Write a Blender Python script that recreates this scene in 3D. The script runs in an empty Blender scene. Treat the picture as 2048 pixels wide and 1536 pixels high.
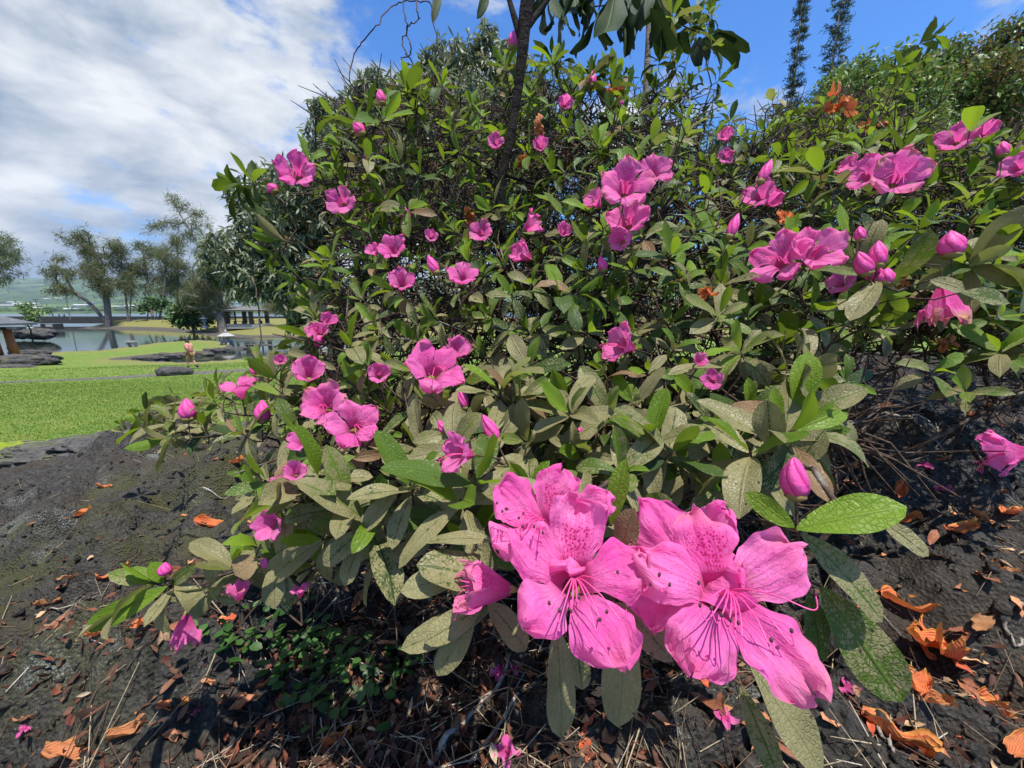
import bpy, math, random
import numpy as np
from mathutils import Vector, Matrix

# ------------------------------------------------------------------ camera
SC = bpy.context.scene
COL = SC.collection
F, PITCH, CZ = 780.0, math.radians(10.4), 0.5        # focal length in photo pixels, pitch down, camera height
cam_d = bpy.data.cameras.new('camera'); cam = bpy.data.objects.new('camera', cam_d); COL.objects.link(cam)
cam.location = (0, 0, CZ); cam.rotation_euler = (math.pi/2 - PITCH, 0, 0)
cam_d.sensor_width = 36.0; cam_d.lens = 36.0*F/2048.0; cam_d.clip_start = 0.01; cam_d.clip_end = 30000
SC.camera = cam

# ------------------------------------------------------------------ sky, sun, exposure
SUN_EL, SUN_AZ = math.radians(73), math.radians(142)  # azimuth from +Y towards +X (negative: from the left)
sun_vec = Vector((math.sin(SUN_AZ)*math.cos(SUN_EL), math.cos(SUN_AZ)*math.cos(SUN_EL), math.sin(SUN_EL)))
sl = bpy.data.lights.new('sun', 'SUN'); sl.energy = 5.0; sl.angle = math.radians(0.5); sl.color = (1.0, 0.95, 0.87)
so = bpy.data.objects.new('sun', sl); COL.objects.link(so); so.rotation_euler = sun_vec.to_track_quat('Z', 'Y').to_euler()
SC.view_settings.view_transform = 'Standard'; SC.view_settings.look = 'None'
SC.view_settings.exposure = 0.60; SC.view_settings.gamma = 1.0; SC.view_settings.use_curve_mapping = False
SC.cycles.use_denoising = True; SC.cycles.max_bounces = 5; SC.cycles.diffuse_bounces = 3; SC.cycles.glossy_bounces = 2
SC.cycles.transmission_bounces = 5; SC.cycles.transparent_max_bounces = 8; SC.cycles.volume_bounces = 0
SC.cycles.sample_clamp_indirect = 4.0; SC.cycles.caustics_reflective = False; SC.cycles.caustics_refractive = False

class NT:
    """tiny node-tree writer: n(type, {input: value or socket}, prop=value) -> node"""
    def __init__(s, tree): s.t = tree; tree.nodes.clear()
    def n(s, typ, ins=None, **props):
        nd = s.t.nodes.new(typ)
        for k, v in props.items(): setattr(nd, k, v)
        for k, v in (ins or {}).items():
            sk = nd.inputs[k]
            if isinstance(v, bpy.types.NodeSocket): s.t.links.new(v, sk)
            elif hasattr(v, 'outputs'): s.t.links.new(v.outputs[0], sk)
            else: sk.default_value = v
        return nd
    def m(s, op, a, b=0.0, c=None):
        d = {0: a, 1: b}
        if c is not None: d[2] = c
        return s.n('ShaderNodeMath', d, operation=op).outputs[0]
    def ramp(s, fac, stops, interp='LINEAR'):
        r = s.n('ShaderNodeValToRGB', {0: fac}); cr = r.color_ramp; cr.interpolation = interp
        while len(cr.elements) < len(stops): cr.elements.new(0.5)
        for e, (p, c) in zip(cr.elements, stops):
            e.position = p; e.color = (c, c, c, 1) if isinstance(c, (int, float)) else (*c, 1)
        return r.outputs[0]
    def mix(s, fac, a, b, blend='MIX'):
        nd = s.n('ShaderNodeMix', data_type='RGBA', blend_type=blend)
        for k, v in ((0, fac), (6, a), (7, b)):
            if isinstance(v, bpy.types.NodeSocket): s.t.links.new(v, nd.inputs[k])
            elif k == 0: nd.inputs[0].default_value = v
            else: nd.inputs[k].default_value = (*v, 1) if len(v) == 3 else v
        return nd.outputs[2]
    def noise(s, vec, scale, detail=4, rough=0.55, **k):
        d = {'Scale': scale, 'Detail': detail, 'Roughness': rough}
        if vec is not None: d['Vector'] = vec
        d.update(k)
        return s.n('ShaderNodeTexNoise', d).outputs[0]
    def vor(s, vec, scale, feature='F1'):
        return s.n('ShaderNodeTexVoronoi', {'Vector': vec, 'Scale': scale}, feature=feature)

world = bpy.data.worlds.new('World'); SC.world = world; world.use_nodes = True
w = NT(world.node_tree)
sky = w.n('ShaderNodeTexSky', sky_type='NISHITA', sun_disc=False, sun_elevation=SUN_EL, sun_rotation=SUN_AZ,
          altitude=0.0, air_density=1.0, dust_density=0.25, ozone_density=3.0)
gdir = w.n('ShaderNodeTexCoord').outputs['Generated']
sep = w.n('ShaderNodeSeparateXYZ', {0: gdir})
pl = w.n('ShaderNodeMapping', {'Vector': gdir, 'Scale': (1.0, 1.0, 2.1), 'Location': (0.37, 0.1, 0.52)}).outputs[0]
n1 = w.noise(pl, 2.1, 9, 0.56, Distortion=0.15)
n2 = w.noise(pl, 7.0, 7, 0.6, Distortion=0.1)
# a cloud bank stands over the bay on one side and thins out inland
bank = w.n('ShaderNodeMapRange', {'Value': w.m('ADD', w.m('MULTIPLY', sep.outputs[0], 1.0), w.m('MULTIPLY', sep.outputs[2], 0.45)),
           'From Min': -0.60, 'From Max': 0.28, 'To Min': 0.15, 'To Max': -0.012}).outputs[0]
cov = w.m('ADD', w.m('ADD', w.m('MULTIPLY', n1, 0.62), w.m('MULTIPLY', n2, 0.38)), bank)
mask = w.n('ShaderNodeMapRange', {'Value': cov, 'From Min': 0.50, 'From Max': 0.61}, interpolation_type='SMOOTHSTEP').outputs[0]
thick = w.n('ShaderNodeMapRange', {'Value': w.noise(pl, 4.2, 8, 0.58, Distortion=0.2), 'From Min': 0.40, 'From Max': 0.66}).outputs[0]
ccol = w.mix(thick, (3.0, 3.75, 4.9), (7.9, 8.1, 8.4))
skyc = w.mix(1.0, sky.outputs[0], (0.62, 1.25, 1.95), 'MULTIPLY')
tot = w.mix(mask, skyc, ccol)
bg = w.n('ShaderNodeBackground', {0: tot, 1: 0.078})
w.n('ShaderNodeOutputWorld', {0: bg})

# ------------------------------------------------------------------ helpers
rng = np.random.default_rng(7); random.seed(7)
FWD = np.array([0, math.cos(PITCH), -math.sin(PITCH)]); UPV = np.array([0, math.sin(PITCH), math.cos(PITCH)]); RGT = np.array([1.0, 0, 0])
CAM = np.array([0, 0, CZ])
def P(px, py, d):
    """the point seen at photo pixel (px, py), d metres along the optical axis"""
    return CAM + d*(FWD + RGT*((px-1024.0)/F) + UPV*((768.0-py)/F))
def PZ(px, py, z):
    """the point of the horizontal plane at height z seen at a photo pixel"""
    r = FWD + RGT*((px-1024.0)/F) + UPV*((768.0-py)/F)
    return CAM + r*((z-CZ)/r[2])
def proj(p):
    q = np.asarray(p) - CAM; d = q @ FWD
    return 1024 + F*(q @ RGT)/d, 768 - F*(q @ UPV)/d, d
def unit(v):
    v = np.asarray(v, float); return v/np.maximum(np.linalg.norm(v, axis=-1, keepdims=True), 1e-9)
def sstep(x, a, b):
    t = np.clip((x-a)/(b-a), 0, 1); return t*t*(3-2*t)

def _hash(ix, iy, s):
    h = (ix.astype(np.int64)*374761393 + iy.astype(np.int64)*668265263 + s*2147483647) & 0xffffffff
    h = ((h ^ (h >> 13))*1274126177) & 0xffffffff
    return ((h ^ (h >> 16)) & 0xffffff)/float(0xffffff)
def vnoise(x, y, s=0):
    ix = np.floor(x); iy = np.floor(y); fx = x-ix; fy = y-iy
    fx = fx*fx*fx*(fx*(fx*6-15)+10); fy = fy*fy*fy*(fy*(fy*6-15)+10)
    a = _hash(ix, iy, s); b = _hash(ix+1, iy, s); c = _hash(ix, iy+1, s); d = _hash(ix+1, iy+1, s)
    return (a*(1-fx)+b*fx)*(1-fy) + (c*(1-fx)+d*fx)*fy
def fbm(x, y, s=0, o=4, g=0.5):
    t = 0; a = 1; n = 0
    for k in range(o):
        t = t + a*vnoise(x*2**k+17.3*k, y*2**k-9.1*k, s+k); n += a; a *= g
    return t/n
def worley(x, y, s=0):
    ix = np.floor(x); iy = np.floor(y); d1 = np.full(np.shape(x), 9.0)
    for dx in (-1, 0, 1):
        for dy in (-1, 0, 1):
            cx_ = ix+dx; cy_ = iy+dy
            d = np.hypot(cx_+_hash(cx_, cy_, s)-x, cy_+_hash(cx_, cy_, s+31)-y); d1 = np.minimum(d1, d)
    return d1

MATS = {}
def mesh_obj(name, verts, faces, mat=None, parent=None, uv=None, col=None, smooth=True, loc=None):
    """verts Nx3, faces: list of index tuples or an int array MxK; uv per vertex Nx2; col per vertex Nx3 (attribute lc)"""
    me = bpy.data.meshes.new(name)
    verts = np.asarray(verts, np.float32)
    if loc is not None: verts = verts - np.asarray(loc, np.float32)
    if isinstance(faces, np.ndarray):
        nf, k = faces.shape
        me.vertices.add(len(verts)); me.vertices.foreach_set('co', verts.ravel())
        me.loops.add(nf*k); me.loops.foreach_set('vertex_index', faces.ravel().astype(np.int32))
        me.polygons.add(nf); me.polygons.foreach_set('loop_start', np.arange(0, nf*k, k, dtype=np.int32))
        me.polygons.foreach_set('loop_total', np.full(nf, k, np.int32))
        li = faces.ravel()
        me.update(calc_edges=True)
    else:
        me.from_pydata([tuple(v) for v in verts], [], [tuple(int(i) for i in f) for f in faces]); me.update()
        li = np.zeros(len(me.loops), np.int32); me.loops.foreach_get('vertex_index', li)
    if uv is not None:
        ul = me.uv_layers.new(name='uv'); ul.data.foreach_set('uv', np.asarray(uv, np.float32)[li].ravel())
    if col is not None:
        at = me.attributes.new('lc', 'FLOAT_COLOR', 'POINT')
        c4 = np.ones((len(verts), 4), np.float32); c4[:, :3] = col; at.data.foreach_set('color', c4.ravel())
    if smooth: me.polygons.foreach_set('use_smooth', np.ones(len(me.polygons), bool))
    if mat: me.materials.append(MATS[mat] if isinstance(mat, str) else mat)
    o = bpy.data.objects.new(name, me); COL.objects.link(o)
    if loc is not None: o.location = tuple(float(v) for v in loc)
    if parent is not None:
        o.parent = parent; o.matrix_parent_inverse = Matrix.Translation(-parent.location)
    return o
def empty(name, loc=(0, 0, 0)):
    o = bpy.data.objects.new(name, None); COL.objects.link(o); o.location = tuple(float(v) for v in loc); o.empty_display_size = 0.1
    return o
def tag(o, label=None, cat=None, group=None, kind=None):
    for k, v in (('label', label), ('category', cat), ('group', group), ('kind', kind)):
        if v: o[k] = v
    return o

class MB:
    """collects shapes into one mesh"""
    def __init__(s): s.v = []; s.f = []
    def add(s, v, f):
        b = len(s.v); s.v.extend([tuple(map(float, p)) for p in v]); s.f.extend([tuple(int(i)+b for i in q) for q in f]); return s
    def box(s, c, d, rz=0.0, taper=1.0):
        c = np.asarray(c, float); hx, hy, hz = np.asarray(d, float)/2; cr, sr = math.cos(rz), math.sin(rz); vs = []
        for z, k in ((-hz, 1.0), (hz, taper)):
            for x, y in ((-hx, -hy), (hx, -hy), (hx, hy), (-hx, hy)):
                x *= k; y *= k; vs.append(c + (x*cr-y*sr, x*sr+y*cr, z))
        return s.add(vs, [(3, 2, 1, 0), (4, 5, 6, 7), (0, 1, 5, 4), (1, 2, 6, 5), (2, 3, 7, 6), (3, 0, 4, 7)])
    def lathe(s, c, prof, n=12, rot=0.0):
        c = np.asarray(c, float); vs = []; fs = []
        for r, z in prof:
            for i in range(n):
                a = rot+2*math.pi*i/n; vs.append(c + (r*math.cos(a), r*math.sin(a), z))
        for k in range(len(prof)-1):
            for i in range(n):
                j = (i+1) % n; fs.append((k*n+i, k*n+j, (k+1)*n+j, (k+1)*n+i))
        fs.append(tuple(range(n))[::-1]); fs.append(tuple((len(prof)-1)*n+i for i in range(n)))
        return s.add(vs, fs)
    def tube(s, pts, rad, n=6):
        v, f = tube(pts, rad, n); return s.add(v, f)
    def build(s, name, mat, parent=None, smooth=False, loc=None):
        return mesh_obj(name, np.array(s.v), s.f, mat, parent, smooth=smooth, loc=loc)

def tube(pts, rad, n=6):
    pts = np.asarray(pts, float); k = len(pts); rad = np.broadcast_to(np.asarray(rad, float), (k,))
    tg = unit(np.gradient(pts, axis=0)); ref = np.array([0.31, 0.22, 0.92])
    if abs(tg.mean(0) @ ref) > 0.9*np.linalg.norm(tg.mean(0)): ref = np.array([1.0, 0, 0])
    e1 = unit(np.cross(tg, ref)); e2 = np.cross(tg, e1)
    a = np.arange(n)*2*math.pi/n
    v = pts[:, None] + rad[:, None, None]*(np.cos(a)[None, :, None]*e1[:, None] + np.sin(a)[None, :, None]*e2[:, None])
    f = []
    for i in range(k-1):
        for j in range(n):
            q = (j+1) % n; f.append((i*n+j, i*n+q, (i+1)*n+q, (i+1)*n+j))
    f.append(tuple(range(n))[::-1]); f.append(tuple((k-1)*n+j for j in range(n)))
    return v.reshape(-1, 3), f
def smooth_path(pts, n=8):
    """Catmull-Rom through pts, n samples per span"""
    p = np.asarray(pts, float); p = np.vstack([2*p[0]-p[1], p, 2*p[-1]-p[-2]]); out = []
    for i in range(1, len(p)-2):
        t = np.linspace(0, 1, n, endpoint=False)[:, None]
        out.append(0.5*((2*p[i]) + (p[i+1]-p[i-1])*t + (2*p[i-1]-5*p[i]+4*p[i+1]-p[i+2])*t*t + (3*p[i]-p[i-1]-3*p[i+1]+p[i+2])*t**3))
    out.append(p[-2][None]); return np.vstack(out)

def segs_mesh(a, b, ra, rb, n=5):
    """many tapered segments at once -> verts, quad array"""
    t = unit(b-a); ref = np.where(np.abs(t[:, 2:3]) < 0.85, np.array([[0, 0, 1.0]]), np.array([[1.0, 0, 0]]))
    e1 = unit(np.cross(t, ref)); e2 = np.cross(t, e1); an = np.arange(n)*2*math.pi/n
    ring = np.cos(an)[None, :, None]*e1[:, None] + np.sin(an)[None, :, None]*e2[:, None]
    va = a[:, None] + ra[:, None, None]*ring; vb = (b + t*rb[:, None]*0.4)[:, None] + rb[:, None, None]*ring
    v = np.stack([va, vb], 1).reshape(-1, 3); m = len(a); base = np.arange(m)[:, None]*2*n
    j = np.arange(n); q = (j+1) % n
    f = np.stack([base+j, base+q, base+n+q, base+n+j], -1).reshape(-1, 4)
    return v, f

def grow(tips, seeds, bf=0.35, jit=0.12, step=0.06, axes=None, alen=0.03, seed=1, sag=0.0):
    """connect every tip to a growing skeleton. seeds: list of polylines. returns pos, parent, tip ids"""
    r = np.random.default_rng(seed)
    pos = []; par = []; pl_ = []
    for s in seeds:
        prev = -1; L = 0.0
        for p in s:
            if prev >= 0: L += float(np.linalg.norm(np.asarray(p)-pos[prev]))
            pos.append(np.asarray(p, float)); par.append(prev); pl_.append(L); prev = len(pos)-1
    cap = len(pos) + len(tips)*16 + 10
    A = np.zeros((cap, 3)); A[:len(pos)] = pos; PL = np.zeros(cap); PL[:len(pos)] = pl_; n = len(pos)
    par = par + [0]*(cap-len(par)); tid = []
    order = np.argsort(np.min(np.linalg.norm(np.asarray(tips)[:, None]-A[None, :n], axis=2), axis=1))
    out = [0]*len(tips)
    for ti in order:
        tp = np.asarray(tips[ti], float); end = tp
        if axes is not None: tp = tp - axes[ti]*alen
        dv = np.linalg.norm(A[:n]-tp, axis=1)
        k = int(np.argmin(dv + bf*PL[:n])); D = dv[k]
        m = int(min(12, max(1, round(D/step)))); prev = k; a = A[k].copy()
        bow = r.normal(size=3)*jit*D*0.5; bow[2] -= sag*D
        for q in range(1, m+1):
            t = q/m; p = a + (tp-a)*t + bow*math.sin(math.pi*t) + (r.normal(size=3)*jit*D/m*0.7 if q < m else 0)
            A[n] = p; par[n] = prev; PL[n] = PL[prev] + np.linalg.norm(p-A[prev]); prev = n; n += 1
        if axes is not None:
            A[n] = end; par[n] = prev; PL[n] = PL[prev]+alen; prev = n; n += 1
        out[ti] = prev
    return A[:n], np.array(par[:n]), np.array(out)
def skeleton_mesh(A, par, r0, ex, rmax, n=5):
    cnt = np.zeros(len(A)); kids = np.zeros(len(A), int)
    for i in range(len(A)):
        if par[i] >= 0: kids[par[i]] += 1
    cnt[kids == 0] = 1
    for i in range(len(A)-1, -1, -1):
        if par[i] >= 0: cnt[par[i]] += cnt[i]
    rad = np.minimum(r0*np.maximum(cnt, 1)**ex, rmax); i = np.where(par >= 0)[0]
    # child segments leave with the child's own radius
    ra = np.minimum(rad[par[i]], rad[i]*1.35); return segs_mesh(A[par[i]], A[i], ra, rad[i], n)
# ------------------------------------------------------------------ materials
def new_mat(name):
    m = bpy.data.materials.new(name); m.use_nodes = True; MATS[name] = m; return NT(m.node_tree)
def out(t, sh, disp=None):
    d = {0: sh}
    t.n('ShaderNodeOutputMaterial', d)
def pos(t): return t.n('ShaderNodeNewGeometry').outputs['Position']
def pbr(t, col, rough=0.6, bump=None, bstr=0.3, bdist=0.01, spec=0.5, **extra):
    d = {'Base Color': (*col, 1) if isinstance(col, tuple) else col, 'Roughness': rough, 'Specular IOR Level': spec}
    d.update(extra)
    if bump is not None: d['Normal'] = t.n('ShaderNodeBump', {'Height': bump, 'Strength': bstr, 'Distance': bdist})
    return t.n('ShaderNodeBsdfPrincipled', d)
def simple(name, c1, c2=None, scale=5.0, rough=0.7, bstr=0.25, bdist=0.01, spec=0.4, obj=True):
    t = new_mat(name); v = t.n('ShaderNodeTexCoord').outputs['Object'] if obj else pos(t)
    n = t.noise(v, scale, 6, 0.6); c = t.mix(t.ramp(n, [(0.3, 0.0), (0.7, 1.0)]), c1, c2 or tuple(x*0.7 for x in c1))
    out(t, pbr(t, c, rough, t.noise(v, scale*4, 5, 0.65), bstr, bdist, spec))

# lava ground
t = new_mat('lava'); v = pos(t); lc = t.n('ShaderNodeAttribute', attribute_name='lc')
ls = t.n('ShaderNodeSeparateColor', {0: lc.outputs['Color']})
nf = t.noise(v, 60, 8, 0.7); nm = t.noise(v, 9, 6, 0.6); nb = t.noise(v, 260, 5, 0.7)
base = t.mix(t.ramp(nf, [(0.35, 0.0), (0.7, 1.0)]), (0.010, 0.0096, 0.0096), (0.105, 0.099, 0.092))
base = t.mix(t.ramp(t.noise(v, 3.0, 5, 0.6), [(0.40, 0.0), (0.62, 0.75)]), base, t.mix(nf, (0.026, 0.021, 0.016), (0.110, 0.090, 0.064)))
lich = t.ramp(t.m('MULTIPLY', t.noise(v, 420, 3, 0.6), t.noise(v, 7, 4, 0.6)), [(0.345, 0.0), (0.385, 1.0)])
base = t.mix(t.m('MULTIPLY', lich, 0.75), base, (0.30, 0.34, 0.30))
moss = t.m('MULTIPLY', ls.outputs[0], t.ramp(t.m('ADD', t.m('MULTIPLY', nm, 0.7), t.m('MULTIPLY', nb, 0.45)), [(0.52, 0.0), (0.63, 0.8)]))
base = t.mix(moss, base, t.mix(nb, (0.030, 0.034, 0.012), (0.105, 0.105, 0.032)))
soil = t.m('MULTIPLY', ls.outputs[1], t.ramp(nf, [(0.3, 0.2), (0.6, 1.0)]))
base = t.mix(soil, base, t.mix(nb, (0.022, 0.015, 0.011), (0.085, 0.055, 0.038)))
bh = t.m('ADD', t.m('MULTIPLY', nf, 1.0), t.m('MULTIPLY', t.n('ShaderNodeTexVoronoi', {'Vector': v, 'Scale': 170.0}).outputs[0], 0.55))
out(t, pbr(t, base, 0.82, t.m('ADD', bh, t.m('MULTIPLY', nb, 0.35)), 1.0, 0.014, 0.3))

# boulders and far lava banks
t = new_mat('rock'); v = pos(t); n = t.noise(v, 6, 8, 0.65); n2_ = t.noise(v, 1.3, 5, 0.6)
c = t.mix(t.ramp(n, [(0.3, 0.0), (0.7, 1.0)]), (0.022, 0.021, 0.022), (0.10, 0.096, 0.092))
c = t.mix(t.ramp(n2_, [(0.52, 0.0), (0.68, 0.7)]), c, (0.11, 0.10, 0.055))
out(t, pbr(t, c, 0.9, n, 0.9, 0.08, 0.3))
t = new_mat('moss_rock'); v = pos(t); n = t.noise(v, 30, 8, 0.7); n2_ = t.noise(v, 9, 5, 0.6)
geo = t.n('ShaderNodeNewGeometry'); nz = t.n('ShaderNodeSeparateXYZ', {0: geo.outputs['Normal']}).outputs[2]
c = t.mix(t.ramp(n, [(0.3, 0.0), (0.7, 1.0)]), (0.016, 0.0155, 0.0155), (0.13, 0.124, 0.118))
lc = t.n('ShaderNodeAttribute', attribute_name='lc'); l0 = t.n('ShaderNodeSeparateColor', {0: lc.outputs['Color']}).outputs[0]
mk = t.m('MULTIPLY', l0, t.ramp(n2_, [(0.44, 0.0), (0.53, 1.0)]))
c = t.mix(mk, c, t.mix(n, (0.09, 0.13, 0.008), (0.30, 0.38, 0.02)))
out(t, pbr(t, c, 0.85, n, 0.9, 0.02, 0.3))

# lawn and banks (mask colour: r = bare bank, g = path, b = dry)
t = new_mat('lawn'); v = pos(t); lc = t.n('ShaderNodeAttribute', attribute_name='lc'); ls = t.n('ShaderNodeSeparateColor', {0: lc.outputs['Color']})
nf = t.noise(v, 45, 6, 0.75); nm = t.noise(v, 2.2, 6, 0.65); nl = t.noise(v, 0.35, 5, 0.6)
g = t.mix(t.ramp(nf, [(0.3, 0.0), (0.72, 1.0)]), (0.044, 0.095, 0.011), (0.165, 0.255, 0.034))
g = t.mix(t.ramp(nm, [(0.42, 0.0), (0.66, 0.8)]), g, (0.21, 0.225, 0.050))
g = t.mix(t.ramp(t.noise(v, 7.0, 5, 0.7), [(0.50, 0.0), (0.68, 0.6)]), g, (0.045, 0.095, 0.014))
g = t.mix(t.ramp(nl, [(0.45, 0.0), (0.7, 0.45)]), g, (0.085, 0.165, 0.018))
g = t.mix(t.m('MULTIPLY', ls.outputs[2], t.ramp(nm, [(0.25, 0.5), (0.6, 1.0)])), g, (0.20, 0.155, 0.060))
rk = t.mix(t.ramp(t.noise(v, 5, 7, 0.7), [(0.35, 0.0), (0.7, 1.0)]), (0.028, 0.026, 0.024), (0.135, 0.115, 0.095))
g = t.mix(t.ramp(t.m('ADD', ls.outputs[0], t.m('MULTIPLY', t.m('SUBTRACT', nm, 0.5), 0.7)), [(0.4, 0.0), (0.6, 1.0)]), g, rk)
pk = t.mix(t.ramp(t.noise(v, 14, 7, 0.7), [(0.35, 0.0), (0.65, 1.0)]), (0.045, 0.040, 0.037), (0.17, 0.155, 0.14))
g = t.mix(t.ramp(t.m('ADD', ls.outputs[1], t.m('MULTIPLY', t.m('SUBTRACT', nm, 0.5), 0.9)), [(0.42, 0.0), (0.58, 1.0)]), g, pk)
out(t, pbr(t, g, 0.85, t.m('ADD', nf, t.m('MULTIPLY', nm, 1.5)), 0.7, 0.03, 0.25))

t = new_mat('grass'); lc = t.n('ShaderNodeAttribute', attribute_name='lc')
out(t, t.n('ShaderNodeMixShader', {0: 0.3, 1: pbr(t, lc.outputs['Color'], 0.6, spec=0.3).outputs[0], 2: t.n('ShaderNodeBsdfTranslucent', {0: lc.outputs['Color']}).outputs[0]}))

t = new_mat('water'); v = pos(t)
b = t.m('ADD', t.m('MULTIPLY', t.noise(v, 3.5, 3, 0.5), 0.35), t.m('MULTIPLY', t.noise(v, 0.5, 3, 0.5), 0.9))
out(t, pbr(t, (0.022, 0.030, 0.022), 0.06, b, 0.055, 0.05, 0.5, IOR=1.33))
t = new_mat('sea'); v = pos(t)
out(t, pbr(t, (0.05, 0.10, 0.13), 0.22, t.noise(v, 0.4, 4, 0.6), 0.5, 0.4, 0.6, IOR=1.33))
t = new_mat('hills'); v = pos(t)
n = t.noise(v, 0.012, 8, 0.65); n2_ = t.noise(v, 0.0028, 5, 0.6)
c = t.mix(t.ramp(n, [(0.38, 0.0), (0.62, 1.0)]), (0.008, 0.022, 0.008), (0.08, 0.13, 0.03))
c = t.mix(t.ramp(n2_, [(0.5, 0.0), (0.62, 0.8)]), c, (0.15, 0.22, 0.06))
out(t, pbr(t, c, 0.95, t.noise(v, 0.03, 6, 0.7), 1.0, 12.0, 0.1))

simple('white_wall', (0.62, 0.62, 0.60), (0.46, 0.45, 0.43), 0.05, 0.6)
simple('grey_roof', (0.075, 0.08, 0.085), (0.13, 0.135, 0.14), 3.0, 0.8)
simple('roof_far', (0.10, 0.105, 0.10), (0.15, 0.14, 0.13), 2.0, 0.8)
simple('orange_wood', (0.42, 0.12, 0.035), (0.28, 0.075, 0.025), 3.0, 0.55)
simple('dark_wood', (0.045, 0.032, 0.026), (0.08, 0.06, 0.05), 4.0, 0.7)
simple('concrete', (0.42, 0.40, 0.37), (0.30, 0.285, 0.26), 3.0, 0.85)
simple('stone', (0.40, 0.385, 0.36), (0.26, 0.25, 0.235), 5.0, 0.9, 0.5, 0.03)
simple('lava_wall', (0.022, 0.021, 0.021), (0.05, 0.048, 0.045), 1.5, 0.9, 0.8, 0.1)
simple('bark', (0.10, 0.085, 0.075), (0.20, 0.175, 0.155), 2.5, 0.9, 0.8, 0.05)
simple('bark_dark', (0.018, 0.014, 0.012), (0.045, 0.037, 0.031), 6.0, 0.9, 0.8, 0.03)
simple('backlit_bark', (0.008, 0.0065, 0.006), (0.026, 0.021, 0.018), 9.0, 0.95, 0.8, 0.02, 0.15)  # sapling stem: its backlit darkness is put into this near-black colour
simple('metal_pole', (0.12, 0.12, 0.12), (0.2, 0.2, 0.2), 3.0, 0.5)
simple('skin', (0.55, 0.30, 0.21), (0.50, 0.26, 0.18), 10, 0.55)
simple('pink_cloth', (0.62, 0.27, 0.22), (0.52, 0.21, 0.17), 12, 0.9)
simple('khaki_cloth', (0.40, 0.23, 0.11), (0.32, 0.18, 0.085), 12, 0.9)
simple('black_cloth', (0.015, 0.015, 0.018), (0.03, 0.03, 0.035), 12, 0.7)
simple('shoe', (0.05, 0.05, 0.05), (0.2, 0.2, 0.2), 8, 0.6)

def foliage(name, dark, light, trans=0.35, rough=0.5, spec=0.4, tint=None):
    """leaf material: the point attribute lc.r runs from dark to light, lc.g warms it towards a reddish flush"""
    t = new_mat(name); lc = t.n('ShaderNodeAttribute', attribute_name='lc'); s = t.n('ShaderNodeSeparateColor', {0: lc.outputs['Color']})
    c = t.mix(s.outputs[0], dark, light)
    c = t.mix(s.outputs[1], c, tint or (0.22, 0.10, 0.045))
    p = pbr(t, c, rough, spec=spec)
    tr = t.n('ShaderNodeBsdfTranslucent', {0: t.mix(0.35, c, (0.22, 0.30, 0.03))})
    out(t, t.n('ShaderNodeMixShader', {0: trans, 1: p.outputs[0], 2: tr.outputs[0]}))
foliage('needles', (0.052, 0.078, 0.036), (0.185, 0.225, 0.105), 0.5, 0.7, 0.2, (0.20, 0.16, 0.09))
foliage('mango_leaf', (0.060, 0.085, 0.050), (0.24, 0.27, 0.17), 0.30, 0.50, 0.45)
foliage('broad_leaf', (0.035, 0.080, 0.018), (0.19, 0.29, 0.065), 0.25, 0.5, 0.45, (0.20, 0.085, 0.045))
foliage('shrub_leaf', (0.014, 0.050, 0.010), (0.055, 0.130, 0.024), 0.2, 0.5, 0.4)
foliage('pine_leaf', (0.012, 0.034, 0.018), (0.05, 0.085, 0.040), 0.15, 0.6, 0.3)

# ------------------------------------------------------------------ terrain
ZW = CZ-3.6            # pond level
ZS = CZ-4.6            # sea level
pond_px = [(-260, 722), (-60, 716), (60, 712), (120, 706), (200, 703), (270, 693), (330, 686), (400, 682), (440, 684), (463, 691), (458, 697),
           (430, 703), (370, 708), (300, 713), (258, 718), (272, 723), (330, 727), (400, 727), (470, 722), (560, 714), (650, 708), (820, 700),
           (820, 682), (620, 677), (560, 674), (470, 674), (420, 670), (360, 663), (290, 659), (200, 657), (100, 656), (-300, 655)]
POND = np.array([PZ(a, b, ZW)[:2] for a, b in pond_px])
def poly_sd(x, y, poly):
    """signed distance to a polygon, negative inside"""
    d = np.full(x.shape, 1e9); ins = np.zeros(x.shape, bool); n = len(poly)
    for i in range(n):
        a = poly[i]; b = poly[(i+1) % n]; e = b-a; wx = x-a[0]; wy = y-a[1]
        h = np.clip((wx*e[0]+wy*e[1])/(e @ e), 0, 1); d = np.minimum(d, np.hypot(wx-e[0]*h, wy-e[1]*h))
        c = ((a[1] > y) != (b[1] > y)) & (x < e[0]*(y-a[1])/(e[1] if abs(e[1]) > 1e-9 else 1e-9)+a[0]); ins ^= c
    return np.where(ins, -d, d)
path_px = [(-120, 786), (0, 771), (60, 763), (130, 758), (220, 752), (300, 745), (380, 740), (470, 735), (560, 729), (700, 722)]
def lawn_base(x, y):
    z = -1.0 - 1.55*sstep(y, 2.5, 20) - 0.45*sstep(y, 20, 28)
    far = -1.35 + 0.25*vnoise(x*0.05, y*0.05, 5)
    z = z + (far-z)*sstep(y, 52, 84)
    return z
def edge_y(x): return 2.55 + 0.22*np.sin(x*1.3+0.5) + np.maximum(0, x-0.2)*1.6 + 0.05*np.maximum(0, -x-2.5)
def mound_base(x, y):
    z = 0.0 + 0.17*np.minimum(0, x+0.15)*sstep(y, -0.5, 0.6)*0.75
    z = z + (0.08+0.14*sstep(x, 0.2, 1.3))*np.clip(y-0.8, 0, 1.3)*sstep(x, -0.9, 0.7) - 0.22*np.maximum(0, y-2.1)
    z = z - 0.05*sstep(-x, 0.2, 1.0)
    return z
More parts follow.
